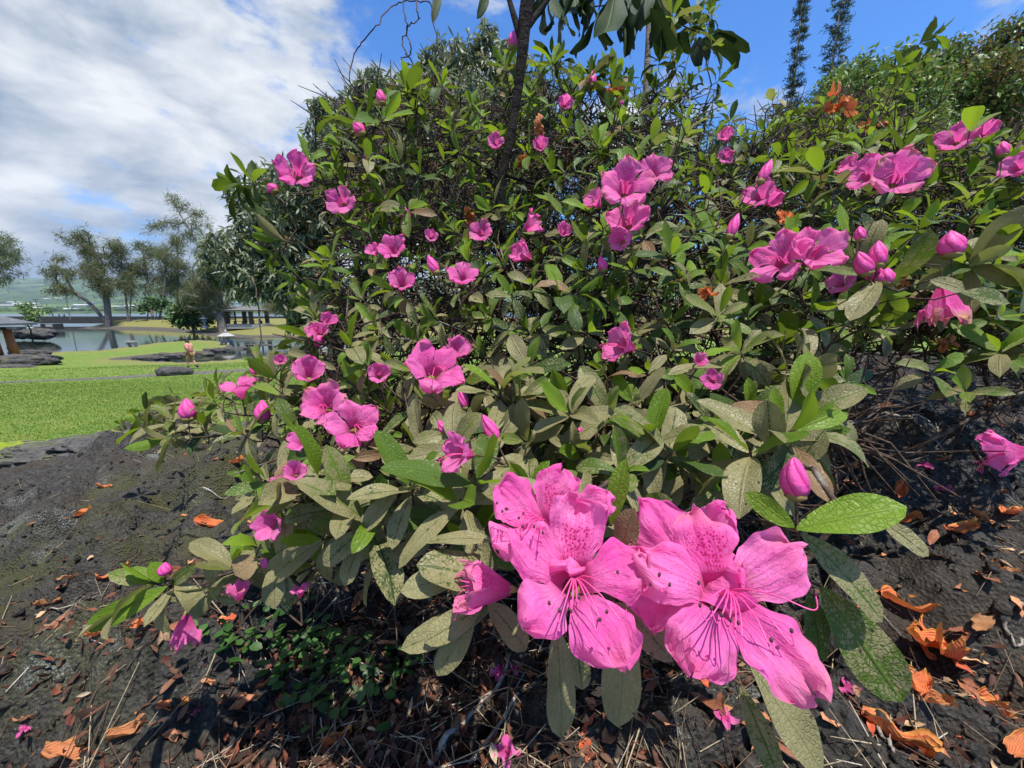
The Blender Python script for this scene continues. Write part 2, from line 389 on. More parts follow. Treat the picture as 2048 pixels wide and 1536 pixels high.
LUMPS = [(300, 1330, .62, .17, .075), (430, 1400, .60, .13, .06), (180, 1420, .62, .14, .05), (350, 1480, .50, .12, .05), (560, 1260, .75, .16, .05), (680, 1190, .8, .16, .06),
         (300, 1040, 1.15, .30, .10), (480, 960, 1.35, .20, .09), (430, 1075, 1.0, .14, .06), (120, 1090, 1.2, .30, .06), (200, 950, 1.8, .45, .10),
         (330, 905, 2.1, .35, .12), (90, 1200, .95, .25, .05), (640, 1420, .55, .10, .02), (1960, 1280, .62, .12, .05), (1750, 1180, .75, .2, .05), (1800, 900, 1.25, .3, .07),
         (1690, 1470, .5, .14, .03), (1900, 950, 1.1, .22, .05), (1500, 1500, .45, .12, .03), (1100, 1420, .5, .12, .03)]
LW = [(*(P(a, b, d)[:2]), r, h) for a, b, d, r, h in LUMPS]
def mound_detail(x, y, fine=True):
    wx = x + 0.05*vnoise(x*5, y*5, 3); wy = y + 0.05*vnoise(x*5+9, y*5+4, 4)
    z = 0.10*(fbm(wx*2.2, wy*2.2, 11, 3)-0.5)
    wl = worley(wx*5.5, wy*5.5, 2); z = z + 0.085*(0.42-np.minimum(wl, 0.85))*sstep(fbm(x*1.7, y*1.7, 21, 2), 0.35, 0.6)
    for lx, ly, r, h in LW:
        q = np.hypot(x-lx, (y-ly))*(1+0.35*(vnoise(x*7, y*7, 6)-0.5)); z = z + 1.35*h*np.clip(1-(q/r)**2, 0, 1)**1.1
    z = z - 0.035*np.exp(-(np.abs(fbm(wx*3.6, wy*3.6, 91, 3)-0.5)/0.018)**2)
    if fine:
        z = z + 0.030*(0.5-worley(wx*17, wy*17, 8)) + 0.026*(fbm(x*26, y*26, 31, 3)-0.5) + 0.009*(0.5-worley(x*70, y*70, 12))
    return z
def ground_z(x, y):
    x = np.asarray(x, float); y = np.asarray(y, float)
    m = mound_base(x, y) + mound_detail(x, y); e = y-edge_y(x)-0.12*(vnoise(x*6, y*6, 77)-0.5)
    k = sstep(e, -0.05, 0.55); return m*(1-k) + (lawn_base(x, y)-0.25)*k
def land_z(x, y):
    x = np.asarray(x, float); y = np.asarray(y, float)
    z = lawn_base(x, y) + 0.06*(fbm(x*0.4, y*0.4, 41, 3)-0.5)
    sd = poly_sd(x, y, POND); w_ = np.where(y > 50, 7.0, 1.7)
    bank = ZW + 0.10 + (z-ZW-0.10)*sstep(sd, 0, w_); z = np.where(sd > 0, np.minimum(bank, z+2) , ZW - 0.7*sstep(-sd, 0, 1.5) - 0.0)
    z = np.where((sd > -0.3) & (sd < 0.5), z + 0.16*(fbm(x*2.2, y*2.2, 9, 2)-0.25), z)
    return z
def polar(r0, r1, nr, a0, a1, na):
    r = np.exp(np.linspace(math.log(r0), math.log(r1), nr)); a = np.radians(np.linspace(a0, a1, na))
    R, A_ = np.meshgrid(r, a, indexing='ij'); x = R*np.sin(A_); y = R*np.cos(A_)
    i = np.arange(nr-1)[:, None]*na + np.arange(na-1)[None]
    f = np.stack([i, i+1, i+na+1, i+na], -1).reshape(-1, 4)[:, ::-1]
    return x.ravel(), y.ravel(), f

x, y, f = polar(0.12, 6.0, 400, -88, 88, 520)
z = ground_z(x, y)
mossy = sstep(fbm(x*2.1, y*2.1, 51, 3), 0.47, 0.58)*sstep(-x, 0.0, 0.8)*sstep(fbm(x*9, y*9, 61, 2), 0.2, 0.5)
rough_ = mound_detail(x, y, False)
soil_m = sstep(-rough_, -0.03, 0.03)*sstep(fbm(x*3.1, y*3.1, 71, 3), 0.36, 0.55)
mesh_obj('ground', np.stack([x, y, z], 1), f, 'lava', col=np.stack([mossy, soil_m, x*0], 1))
tag(bpy.data.objects['ground'], 'dark lumpy lava ground with moss and leaf litter under the azalea', kind='structure')

x, y, f = polar(2.2, 135.0, 430, -72, 60, 340)
PATH = np.array([PZ(a, b, lawn_base(0, 17.0))[:2] for a, b in path_px])
pd = np.full(x.shape, 1e9)
for a, b in zip(PATH[:-1], PATH[1:]):
    e = b-a; h = np.clip(((x-a[0])*e[0]+(y-a[1])*e[1])/(e @ e), 0, 1); pd = np.minimum(pd, np.hypot(x-a[0]-e[0]*h, y-a[1]-e[1]*h))
sd = poly_sd(x, y, POND); z = land_z(x, y)
pth = 1-sstep(pd, 0.45, 1.05); z = z - 0.07*pth + 0.05*pth*fbm(x*3, y*3, 5, 2)
bank = np.where(y > 50, 1-sstep(sd, 0.3, 3.6), 1-sstep(sd, 0.0, 0.7))
cove = PZ(340, 714, ZW); isl = PZ(560, 655, -1.5)
bank = np.maximum(bank, (1-sstep(np.hypot((x-cove[0])*0.45, y-cove[1]), 2.2, 3.6))*(sd < 1.1))
bank = np.where(y < 2.8, 1.0, bank)
dry = sstep(y, 50, 60)*0.75; dry = np.maximum(dry, (1-sstep(sd, 0.8, 3))*0.6)
mesh_obj('lawn', np.stack([x, y, z], 1), f, 'lawn', col=np.stack([bank, pth, dry], 1))
tag(bpy.data.objects['lawn'], 'mown green lawn sloping down to the pond, crossed by a worn path', kind='structure')

# pond water, sea
x0, y0 = POND.min(0)-6; x1, y1 = POND.max(0)+[6, 6]
o = mesh_obj('pond_water', [(x0, y0, ZW), (x1, y0, ZW), (x1, y1, ZW), (x0, y1, ZW)], [(0, 1, 2, 3)], 'water'); tag(o, 'still pond water reflecting the sky', kind='structure')
o = mesh_obj('sea', [(-6000, 126, ZS), (6000, 126, ZS), (6000, 2300, ZS), (-6000, 2300, ZS)], [(0, 1, 2, 3)], 'sea'); tag(o, 'pale sea of the bay behind the trees', kind='structure')
# far shore and hills
nx, ny = 150, 70
hx = np.linspace(-9000, 5000, nx); hy = 1550 + (np.linspace(0, 1, ny)**1.5)*5600
X, Y = np.meshgrid(hx, hy, indexing='xy'); t_ = (Y-1550)/5600
Z = ZS - 3 + 12*sstep(Y, 1550, 1640) + 560*sstep(t_, 0.03, 1.0)**1.15*(0.9+0.2*fbm(X*0.0006, Y*0.0006, 3, 3)) + 30*(fbm(X*0.004, Y*0.004, 7, 4)-0.5)*sstep(t_, 0.0, 0.1)
i = np.arange(ny-1)[:, None]*nx + np.arange(nx-1)[None]; f = np.stack([i, i+1, i+nx+1, i+nx], -1).reshape(-1, 4)
o = mesh_obj('hills', np.stack([X.ravel(), Y.ravel(), Z.ravel()], 1), f, 'hills'); tag(o, 'blue green hazy hillside across the bay', kind='structure')
def hill_z(px_, yy):
    j = np.argmin(np.abs(hx-px_)); k = np.argmin(np.abs(hy-yy)); return float(Z[k, j])
# town on the far shore
BLD = [(15, 612, 40, 9), (52, 608, 46, 6), (96, 617, 34, 9), (130, 619, 44, 7), (163, 611, 26, 6), (180, 606, 14, 5), (228, 614, 30, 7), (262, 612, 20, 5), (300, 616, 36, 6),
       (95, 598, 8, 3), (118, 597, 11, 3), (28, 605, 20, 4), (70, 616, 30, 5), (205, 618, 22, 5), (345, 614, 30, 6), (472, 608, 14, 22)]
TOWN = {(15, 612): 'white waterfront building nearest the left picture edge', (52, 608): 'long white waterfront building behind the airy sapling', (96, 617): 'white waterfront building between the two lamp posts', (130, 619): 'low white building right behind the lamp post by the sluice',
        (163, 611): 'white building just left of the leaning ironwood limb', (180, 606): 'small white building showing above the leaning ironwood limb', (228, 614): 'white waterfront building seen right of the thick forked trunk', (262, 612): 'white building behind the slender twin-stemmed ironwood', (300, 616): 'long white building behind the crossing ironwood trunks',
        (28, 605): 'pale second-row building above the leftmost waterfront one', (70, 616): 'low white wing between the sapling and the lamp post beside it', (205, 618): 'low building behind the foot of the thick forked ironwood', (345, 614): 'white waterfront building behind the narrow upright ironwood', (472, 608): 'tall white block seen beside the pavilion roof across the bay',
        (95, 598): 'tiny pale house up the far hillside, left one of two', (118, 597): 'tiny pale house up the far hillside, right one of two'}
for px, py, wpx, hpx in BLD:
    for Yd in np.linspace(1680, 5200, 90):
        c = P(px, py+hpx*0.35, Yd)
        if hill_z(c[0], c[1]) >= c[2]-2: break
    c = P(px, py+hpx*0.35, Yd); wd = wpx*Yd/F; hd = hpx*Yd/F*0.45; gz = hill_z(c[0], c[1]); e = empty('far_building', (c[0], c[1], min(gz, c[2])-2))
    zb = min(gz, c[2])-2; top = c[2]+hd
    MB().box((c[0], c[1], (zb+top)/2), (wd, 30, top-zb)).build('wall', 'white_wall', e)
    hh = min(0.25*hd+3.0, 9.0) if hpx < 15 else 2.0; q = [(-wd/2-2, -18, 0), (wd/2+2, -18, 0), (wd/2+2, 18, 0), (-wd/2-2, 18, 0), (-wd/2-1, 0, hh), (wd/2+1, 0, hh)]
    MB().add([np.array(s_)+[c[0], c[1], top+0.2] for s_ in q], [(0, 1, 5, 4), (1, 2, 5), (2, 3, 4, 5), (3, 0, 4), (3, 2, 1, 0)]).build('roof', 'white_wall' if int(px) % 3 else 'concrete', e)
    tag(e, TOWN[(px, py)], 'building', 'town across the bay')
# trees of the far shore, one mass from here
r = np.random.default_rng(77); N = 900; tx = r.uniform(-4200, 300, N); ty = 1640 + r.uniform(0, 1, N)**1.6*900; sz = r.uniform(7, 19, N)
tz = np.array([hill_z(a_, b_) for a_, b_ in zip(tx, ty)]); ph_ = np.arange(8)*math.pi/4; prof_ = [(0.55, -0.5), (1.0, 0.1), (0.85, 0.6), (0.35, 1.0)]
ring = np.array([(q_*math.cos(a_), q_*math.sin(a_), h_) for q_, h_ in prof_ for a_ in ph_]); v = np.stack([tx, ty, tz], 1)[:, None] + ring[None]*sz[:, None, None]*r.uniform(.7, 1.25, (N, 32, 1))
fb = np.array([(k_*8+j_, k_*8+(j_+1) % 8, (k_+1)*8+(j_+1) % 8, (k_+1)*8+j_) for k_ in range(3) for j_ in range(8)] + [(24, 25, 26, 27), (24, 27, 28, 31), (28, 29, 30, 31)])
o = mesh_obj('far_woods', v.reshape(-1, 3), (np.arange(N)[:, None, None]*32+fb[None]).reshape(-1, 4), 'hills', smooth=False); tag(o, 'dark wooded belt along the far shore', 'woods', kind='stuff')
# ------------------------------------------------------------------ leaf clouds
def leaves(o, d, n, L, W, bend=0.3, fold=0.2, wave=0.0, nr=4, nc=3, col=None, shape=(0.75, 0.6), seed=0):
    """N leaf blades at once: base o, direction d, upper-face normal n, length L, width W -> verts, quads, uv, colours"""
    N = len(o); bc = lambda a: np.broadcast_to(np.asarray(a, float), (N,))
    L, W, bend, fold, wave = map(bc, (L, W, bend, fold, wave))
    d = unit(d); n = unit(n - (n*d).sum(1)[:, None]*d); b = np.cross(n, d)
    t = np.linspace(0, 1, nr); s = np.linspace(-1, 1, nc)
    p, q = shape; wp = np.where(t > 0, t, 1e-9)**p*np.maximum(1-t, 0)**q; pk = (p/(p+q))**p*(q/(p+q))**q; wp = wp/pk
    wp = np.maximum(wp, 0.05*(1-t)); wp[-1] = 0.02
    th = bend[:, None]*t[None]; dt = 1.0/(nr-1)
    cxs = np.concatenate([np.zeros((N, 1)), np.cumsum(np.cos((th[:, 1:]+th[:, :-1])/2)*dt, 1)], 1)*L[:, None]
    czs = -np.concatenate([np.zeros((N, 1)), np.cumsum(np.sin((th[:, 1:]+th[:, :-1])/2)*dt, 1)], 1)*L[:, None]
    hw = 0.5*W[:, None]*wp[None]; r = np.random.default_rng(seed); ph = r.uniform(0, 6.28, N)
    lat = hw[:, :, None]*s[None, None]
    up = fold[:, None, None]*np.abs(lat) + wave[:, None, None]*hw[:, :, None]*np.sin(t[None, :, None]*8+ph[:, None, None]+s[None, None]*1.3)*(s**2)[None, None]
    sx = -np.sin(th)[:, :, None]*0 ; cth = np.cos(th)[:, :, None]; sth = np.sin(th)[:, :, None]
    X = cxs[:, :, None] + up*sth; Zl = czs[:, :, None] + up*cth
    v = o[:, None, None] + X[..., None]*d[:, None, None] + lat[..., None]*b[:, None, None] + Zl[..., None]*n[:, None, None]
    v = v.reshape(-1, 3); i = np.arange(nr-1)[:, None]*nc + np.arange(nc-1)[None]
    fb = np.stack([i, i+nc, i+nc+1, i+1], -1).reshape(-1, 4)[:, ::-1]
    f = (np.arange(N)[:, None, None]*nr*nc + fb[None]).reshape(-1, 4)
    uv = np.stack(np.broadcast_arrays((s*0.5+0.5)[None, :], t[:, None]), -1).reshape(-1, 2); uv = np.tile(uv, (N, 1))
    c = None if col is None else np.repeat(np.asarray(col), nr*nc, axis=0)
    return v, f, uv, c
def rand_dirs(n, r): return unit(r.normal(size=(n, 3)))
def any_normal(d, r, up=1.0):
    return np.array([0, 0, up]) + r.normal(size=d.shape)*0.5

def ellipsoid_pts(clumps, n, r, shell=0.35):
    """points through ellipsoids (c, (rx, ry, rz)), denser towards their skins"""
    vol = np.array([np.prod(k[1])**(2/3) for k in clumps]); cnt = np.maximum(1, (n*vol/vol.sum()).astype(int)); ps = []
    for (c, rad), m in zip(clumps, cnt):
        u = unit(r.normal(size=(m, 3)))*((r.uniform(0, 1, (m, 1))**shell)); ps.append(np.asarray(c) + u*np.asarray(rad))
    return np.vstack(ps)

def tree(name, label, cat, base, trunk, clumps, ntips, leafer, bark, leafmat, r0, rmax, ex=0.45, seed=1, group=None, bf=0.3, step=None, jit=0.12, trunks=None, sides=6):
    r = np.random.default_rng(seed); e = empty(name, base)
    tips = ellipsoid_pts(clumps, ntips, r); seeds = trunks or [trunk]
    H = max(1.0, np.ptp(np.vstack([tips, np.asarray(base)[None]])[:, 2]))
    A, par, tid = grow(tips, seeds, bf, jit, step or H*0.06, seed=seed)
    v, f = skeleton_mesh(A, par, r0, ex, rmax, sides); mesh_obj('trunk', v, f, bark, e)
    v, f, uv, c = leafer(tips, A, par, tid, r); mesh_obj('crown', v, f, leafmat, e, uv=uv, col=c, smooth=False)
    tag(e, label, cat, group); return e

def needle_leafer(per=16, L=1.1, W=0.085, spread=0.55, droop=0.55, warm=0.3):
    def fn(tips, A, par, tid, r):
        src = np.vstack([tips, A[par[tid]], (tips+A[par[tid]])/2]); o = np.repeat(src, per, 0) + r.normal(size=(len(src)*per, 3))*spread
        d = unit(r.normal(size=o.shape)*0.6 + [0, 0, -droop] + 0.3*unit(o-np.repeat(A.mean(0)[None], len(o), 0)))
        N = len(o); lum = np.clip(r.normal(0.5, 0.25, N), 0, 1)
        col = np.stack([lum, np.clip(r.normal(warm, 0.2, N), 0, 1), lum], 1)
        return leaves(o, d, r.normal(size=o.shape), L*r.uniform(0.6, 1.3, N), W*r.uniform(0.6, 1.4, N), 0.4, 0, 0, 3, 2, col)
    return fn
def whorl_leafer(per, L, W, droop=0.4, flush=0.0, spread=0.0, bend=0.8, nr=4, nc=3, light=0.5):
    def fn(tips, A, par, tid, r):
        ax = unit(tips-A[par[tid]] + 0.15*r.normal(size=tips.shape)); M = len(tips)
        o = np.repeat(tips, per, 0) + r.normal(size=(M*per, 3))*spread; a = np.repeat(ax, per, 0)
        d = unit(r.normal(size=o.shape) + 0.55*a + [0, 0, -droop]); N = len(o)
        cl = np.repeat(np.clip(r.normal(light, 0.22, M), 0, 1), per); fl = np.repeat((r.uniform(0, 1, M) < flush)*r.uniform(0.4, 1, M), per)
        col = np.stack([np.clip(cl+r.normal(0, 0.18, N), 0, 1), fl, cl], 1)
        return leaves(o, d, any_normal(d, r), L*r.uniform(0.65, 1.2, N), W*r.uniform(0.8, 1.2, N), r.uniform(0.2, 1.0, N)*bend, 0.25, 0.0, nr, nc, col)
    return fn
def clump_px(lst, d, seed=0, deep=0.8):
    r = np.random.default_rng(seed); o = []
    for px, py, rx, ry in lst:
        k = d/F; rx *= k; ry *= k; o.append((P(px, py, d)+[0, r.uniform(-1, 1)*rx*deep, 0], (rx, min(rx, ry)*1.0, ry)))
    return o
def base_at(px, py, d):
    p = P(px, py, d); return np.array([p[0], p[1], float(land_z(p[0], p[1]))-0.15])

# ironwood trees on the far bank
def ironwood(label, d, base_px, trunk_px, clumps, ntips, seed, extra=None, rmax=0.55, per=15, warm=0.3, L=1.1, r0=0.05):
    b = base_at(*base_px, d); tr = [b] + [P(a, c, d) for a, c in trunk_px]
    trs = [smooth_path(tr, 4)]
    for ex_ in (extra or []): trs.append(smooth_path([b + [0.2*(i+1), 0.1, 0.1*i] for i in (0,)] + [P(a, c, d) for a, c in ex_], 4))
    return tree('ironwood_tree', label, 'tree', b, None, clump_px(clumps, d, seed), ntips, needle_leafer(per, L*d/90, 0.095*d/90, 0.5*d/90, 0.6, warm), 'bark', 'needles', r0*d/90, rmax*d/90, 0.44, seed,
                'ironwood trees along the far bank', bf=0.35, trunks=trs)
ironwood('ironwood with a thick forked trunk and a long limb leaning over the bank', 90, (215, 637), [(213, 600), (205, 570), (192, 520), (178, 480)],
         [(172, 480, 24, 26), (190, 515, 34, 26), (228, 495, 20, 24), (205, 550, 38, 22), (128, 545, 30, 17), (104, 512, 18, 10), (140, 575, 34, 14), (222, 575, 26, 18), (165, 540, 22, 18)],
         190, 11, extra=[[(180, 607), (150, 585), (128, 550)]], rmax=1.15, r0=0.10, per=18)
ironwood('slender twin-stemmed ironwood just beside the thick forked one', 92, (255, 637), [(252, 600), (247, 560), (243, 520)],
         [(248, 560, 22, 22), (232, 540, 18, 20), (262, 575, 16, 22), (240, 505, 14, 22)], 70, 12, extra=[[(262, 600), (264, 570)]], rmax=0.5)
ironwood('ironwood with two crossing trunks in the middle of the row', 95, (308, 638), [(300, 610), (296, 570), (285, 500)],
         [(285, 500, 18, 22), (272, 485, 14, 12), (300, 560, 24, 26), (275, 545, 18, 26), (290, 530, 20, 20)], 90, 13, extra=[[(318, 600), (325, 560)]], rmax=0.55)
ironwood('leaning ironwood with layered open branches before the tall one', 94, (318, 638), [(326, 600), (330, 560), (335, 500)],
         [(330, 545, 20, 26), (345, 520, 16, 22), (318, 505, 18, 18), (322, 575, 18, 16), (338, 480, 12, 16)], 80, 14, rmax=0.45)
ironwood('narrow upright ironwood in front of the tall leaning one', 98, (356, 638), [(355, 580), (356, 520), (352, 470)],
         [(354, 500, 13, 40), (366, 550, 14, 28), (345, 560, 14, 22)], 70, 15, rmax=0.4)
ironwood('tallest ironwood, leaning, with wide sparse branches against the clouds', 86, (440, 642), [(428, 590), (412, 525), (385, 470), (352, 415), (342, 395)],
         [(343, 394, 14, 9), (362, 412, 20, 9), (322, 455, 26, 7), (350, 445, 24, 9), (395, 425, 24, 9), (412, 455, 22, 10), (375, 470, 22, 9), (420, 490, 22, 14), (300, 463, 10, 4), (390, 500, 18, 9)],
         110, 16, rmax=0.5, per=11)
ironwood('full drooping brownish ironwood with flared roots beside the pavilion', 66, (443, 649), [(440, 610), (436, 570), (432, 540)],
         [(395, 575, 30, 34), (430, 555, 34, 36), (420, 520, 26, 20), (448, 600, 20, 32), (450, 500, 22, 26), (372, 600, 14, 22), (455, 545, 22, 30), (405, 610, 22, 22)],
         220, 17, rmax=1.5, per=17, warm=0.5, r0=0.12)
ironwood('dark ironwood crown cut off by the picture edge near the wooden shelter', 48, (-70, 690), [(-60, 620), (-40, 560), (-20, 510)],
         [(5, 500, 28, 28), (-10, 540, 34, 26), (20, 478, 18, 14), (25, 535, 16, 20), (-40, 500, 40, 50), (8, 560, 20, 14)], 130, 18, rmax=0.6, warm=0.1)
ironwood('brown ironwood thicket behind the mango trunk on the pavilion island', 70, (575, 650), [(574, 620), (570, 590)],
         [(570, 600, 34, 24), (600, 620, 30, 20), (545, 612, 18, 14), (620, 590, 30, 30)], 90, 19, rmax=0.6, warm=0.7)

def shrub(name, label, px, py, d, clumps, n, seed, mat='shrub_leaf', L=0.5, per=9, r0=0.03, rmax=0.2, light=0.5, flush=0.0, W=None):
    b = base_at(px, py, d); top = P(clumps[0][0], clumps[0][1], d)
    return tree(name, label, 'shrub' if 'shrub' in name else 'tree', b, [b, b*0.6+top*0.4], clump_px(clumps, d, seed), n, whorl_leafer(per, L, W or L*0.55, 0.2, flush, L*0.6, 0.6, 3, 3, light), 'bark_dark', mat, r0, rmax, 0.45, seed)
shrub('small_tree', 'low dark umbrella shaped tree under the ironwood row', 292, 637, 91, [(300, 605, 22, 9), (282, 612, 12, 7), (322, 608, 12, 7)], 60, 21, L=0.9)
shrub('shrub', 'dense bright green shrub beside the standing stone lantern', 385, 646, 70, [(380, 624, 22, 20), (395, 614, 20, 16), (370, 632, 16, 16), (403, 632, 16, 16), (385, 640, 24, 10)], 420, 22, L=0.8, light=0.62)
shrub('small_tree', 'airy pale green sapling behind the wooden shelter roof', 58, 662, 44, [(60, 622, 30, 9), (40, 612, 22, 7), (78, 630, 14, 8), (68, 642, 12, 8)], 70, 23, mat='broad_leaf', L=0.34, per=7, r0=0.015, light=0.5)

# ------------------------------------------------------------------ mango tree
MD = 8.6
mb = np.array([*P(625, 700, MD)[:2], -1.75])
mcl = clump_px([(505, 430, 70, 66), (500, 520, 58, 60), (560, 480, 90, 90), (560, 390, 80, 55), (600, 590, 50, 66), (560, 560, 70, 46), (640, 560, 60, 90), (620, 440, 80, 90), (640, 350, 60, 60), (620, 640, 34, 34), (690, 260, 80, 75), (640, 215, 36, 28), (790, 215, 95, 70), (750, 190, 40, 34), (930, 175, 100, 75), (985, 100, 35, 28), (870, 160, 45, 35),
                (760, 400, 150, 110), (920, 380, 150, 130), (470, 390, 30, 24), (470, 580, 25, 16), (1060, 250, 110, 110)], MD, 31, 0.9)
mtr = [mb, P(622, 620, MD), P(640, 560, MD), P(660, 480, MD), P(720, 400, MD)]
tree('mango_tree', 'large mango tree with drooping narrow dark leaves behind the azalea', 'tree', mb, None, mcl, 4300, whorl_leafer(12, 0.215, 0.043, 0.85, 0.02, 0.03, 1.0, 4, 3, 0.5), 'bark_dark', 'mango_leaf', 0.008, 0.24, 0.44, 31,
     bf=0.25, trunks=[smooth_path(mtr, 4), smooth_path([mb+[0.1, 0, 0.1], P(600, 590, MD), P(575, 540, MD), P(555, 480, MD)], 4), smooth_path([mb+[0.2, 0, 0.1], P(700, 600, MD), P(820, 480, MD), P(930, 330, MD)], 4)], step=0.25)

# crowns behind the azalea on the other side
def crown_tree(label, d, px, cl, n, seed, light, flush, L=0.19, per=11):
    b = np.array([*P(px, 700, d)[:2], -0.6]); c = P(px, 330, d)
    return tree('broadleaf_tree', label, 'tree', b, [b, b*0.5+c*0.5, c], clump_px(cl, d, seed), n, whorl_leafer(per, L, L*0.42, 0.3, flush, L*0.7, 0.8, 3, 3, light), 'bark_dark', 'broad_leaf', 0.01, 0.25, 0.45, seed, 'broadleaf trees behind the azalea', step=0.4)
crown_tree('light green rounded tree crown with pale new leaves behind the azalea', 11.5, 1790, [(1740, 180, 70, 75), (1810, 215, 90, 80), (1700, 250, 90, 90), (1860, 290, 120, 90), (1640, 260, 60, 60), (1780, 350, 150, 80)], 2300, 41, 0.66, 0.10)
crown_tree('dark crown with reddish brown tips at the picture edge behind the azalea', 13.0, 1990, [(1960, 105, 70, 40), (2030, 75, 50, 36), (1900, 140, 55, 45), (1990, 200, 90, 80), (1930, 210, 70, 70), (2080, 180, 90, 100), (2020, 300, 120, 90)], 2300, 42, 0.45, 0.40)
crown_tree('low dense green crown filling the gap behind the middle of the azalea', 12.5, 1250, [(1180, 330, 120, 90), (1330, 360, 110, 80), (1480, 400, 120, 70), (1050, 330, 90, 90), (1250, 280, 70, 50), (1000, 480, 120, 90), (1200, 500, 120, 90), (1400, 510, 120, 90), (1600, 500, 120, 80), (1780, 490, 120, 80), (1950, 490, 120, 80), (1300, 610, 200, 60), (1650, 600, 200, 60)], 3200, 43, 0.5, 0.05)

# column pines
def column_pine(label, d, px, top, seed, wpx):
    r = np.random.default_rng(seed); b = np.array([*P(px, 70, d)[:2], -1.0]); zt = P(px, top, d)[2]; e = empty('column_pine', b)
    H = zt-b[2]; k = d/F; v, f = tube([b, b+[0, 0, H*0.5], b+[0.2, 0, H]], [0.34, 0.22, 0.04], 7)
    mesh_obj('trunk', v, f, 'bark', e); n = 760
    hz = r.uniform(0.12, 1.0, n); a = r.uniform(0, 6.283, n); whorl = np.round(hz*46)/46+r.normal(0, 0.002, n)
    R = wpx*k*(0.55+0.45*np.sin(whorl*60+seed)**2)*(1.05-whorl**6)*r.uniform(0.6, 1.1, n)
    o = b + np.stack([0.2*whorl, 0*whorl, H*whorl], 1); d_ = np.stack([np.cos(a), np.sin(a), r.uniform(-0.15, 0.25, n)], 1); tipp = o + d_*R[:, None]
    vs, fs = segs_mesh(o, tipp, np.full(n, 0.03), np.full(n, 0.012), 3); tag(mesh_obj('branches', vs, fs, 'bark', e), kind='stuff')
    m = 13; tt = r.uniform(0.25, 1.05, (n, m, 1)); q = (o[:, None]*(1-tt) + tipp[:, None]*tt).reshape(-1, 3) + r.normal(size=(n*m, 3))*0.06
    dd = unit(np.repeat(d_, m, 0)*0.6 + r.normal(size=q.shape)*0.55 + [0, 0, 0.35]); lum = np.clip(r.normal(0.45, 0.25, n*m), 0, 1)
    v, f, uv, c = leaves(q, dd, r.normal(size=q.shape), 0.55, 0.10, 0.2, 0, 0, 3, 2, np.stack([lum, lum*0, lum], 1))
    mesh_obj('crown', v, f, 'pine_leaf', e, uv=uv, col=c, smooth=False); tag(e, label, 'tree', 'column pines')
column_pine('slim dense column pine standing apart against the blue sky', 55, 1597, -120, 51, 20)
column_pine('looser column pine with open whorls beside the slim one', 52, 1672, -110, 52, 30)

# ------------------------------------------------------------------ pavilion on the island
def pavilion_far():
    d = 69.0; c0 = P(497, 648, d); k = d/F; zb = c0[2]; e = empty('pavilion', c0)
    W_, D_ = 46*k, 4.4
    MB().box((c0[0], c0[1], zb-0.35), (54*k, 5.4, 0.7)).build('plinth', 'concrete', e)
    zt = P(497, 622.5, d)[2]
    for sx in (-1, -0.33, 0.33, 1):
        for sy in (-1, 1):
            big = abs(sx) == 1; MB().box((c0[0]+sx*W_/2, c0[1]+sy*D_/2, (zb+0.05+zt)/2), (0.52 if big else 0.2, 0.5 if big else 0.2, zt-zb-0.1)).build('post', 'dark_wood', e)
    MB().box((c0[0], c0[1], zt+0.06), (56*k, 6.0, 0.22)).build('fascia', 'concrete', e)
    hw, hd = 32*k, 3.4; zr = P(497, 612, d)[2]; rx = 9*k
    vs = [(-hw, -hd, 0), (hw, -hd, 0), (hw, hd, 0), (-hw, hd, 0), (-rx, 0, zr-zt-0.15), (rx, 0, zr-zt-0.15)]
    MB().add([np.array(q)+[c0[0], c0[1], zt+0.19] for q in vs], [(0, 1, 5, 4), (1, 2, 5), (2, 3, 4, 5), (3, 0, 4), (3, 2, 1, 0)]).build('roof', 'roof_far', e)
    for sy in (-1, 1):
        bn = MB().box((c0[0], c0[1]+sy*1.4, zb+0.5), (W_*0.8, 0.4, 0.08)); 
        for q in (-0.35, 0, 0.35): bn.box((c0[0]+q*W_, c0[1]+sy*1.4, zb+0.25), (0.12, 0.36, 0.42))
        bn.build('bench', 'dark_wood', e)
    for sx in (-1, 1):
        MB().box((c0[0]+sx*W_/2*0.66, c0[1]-D_/2, zb+0.85), (W_/3-0.4, 0.06, 0.1)).build('rail', 'dark_wood', e)
    tag(e, 'open pavilion with a dark hipped roof on the far island', 'pavilion')
pavilion_far()
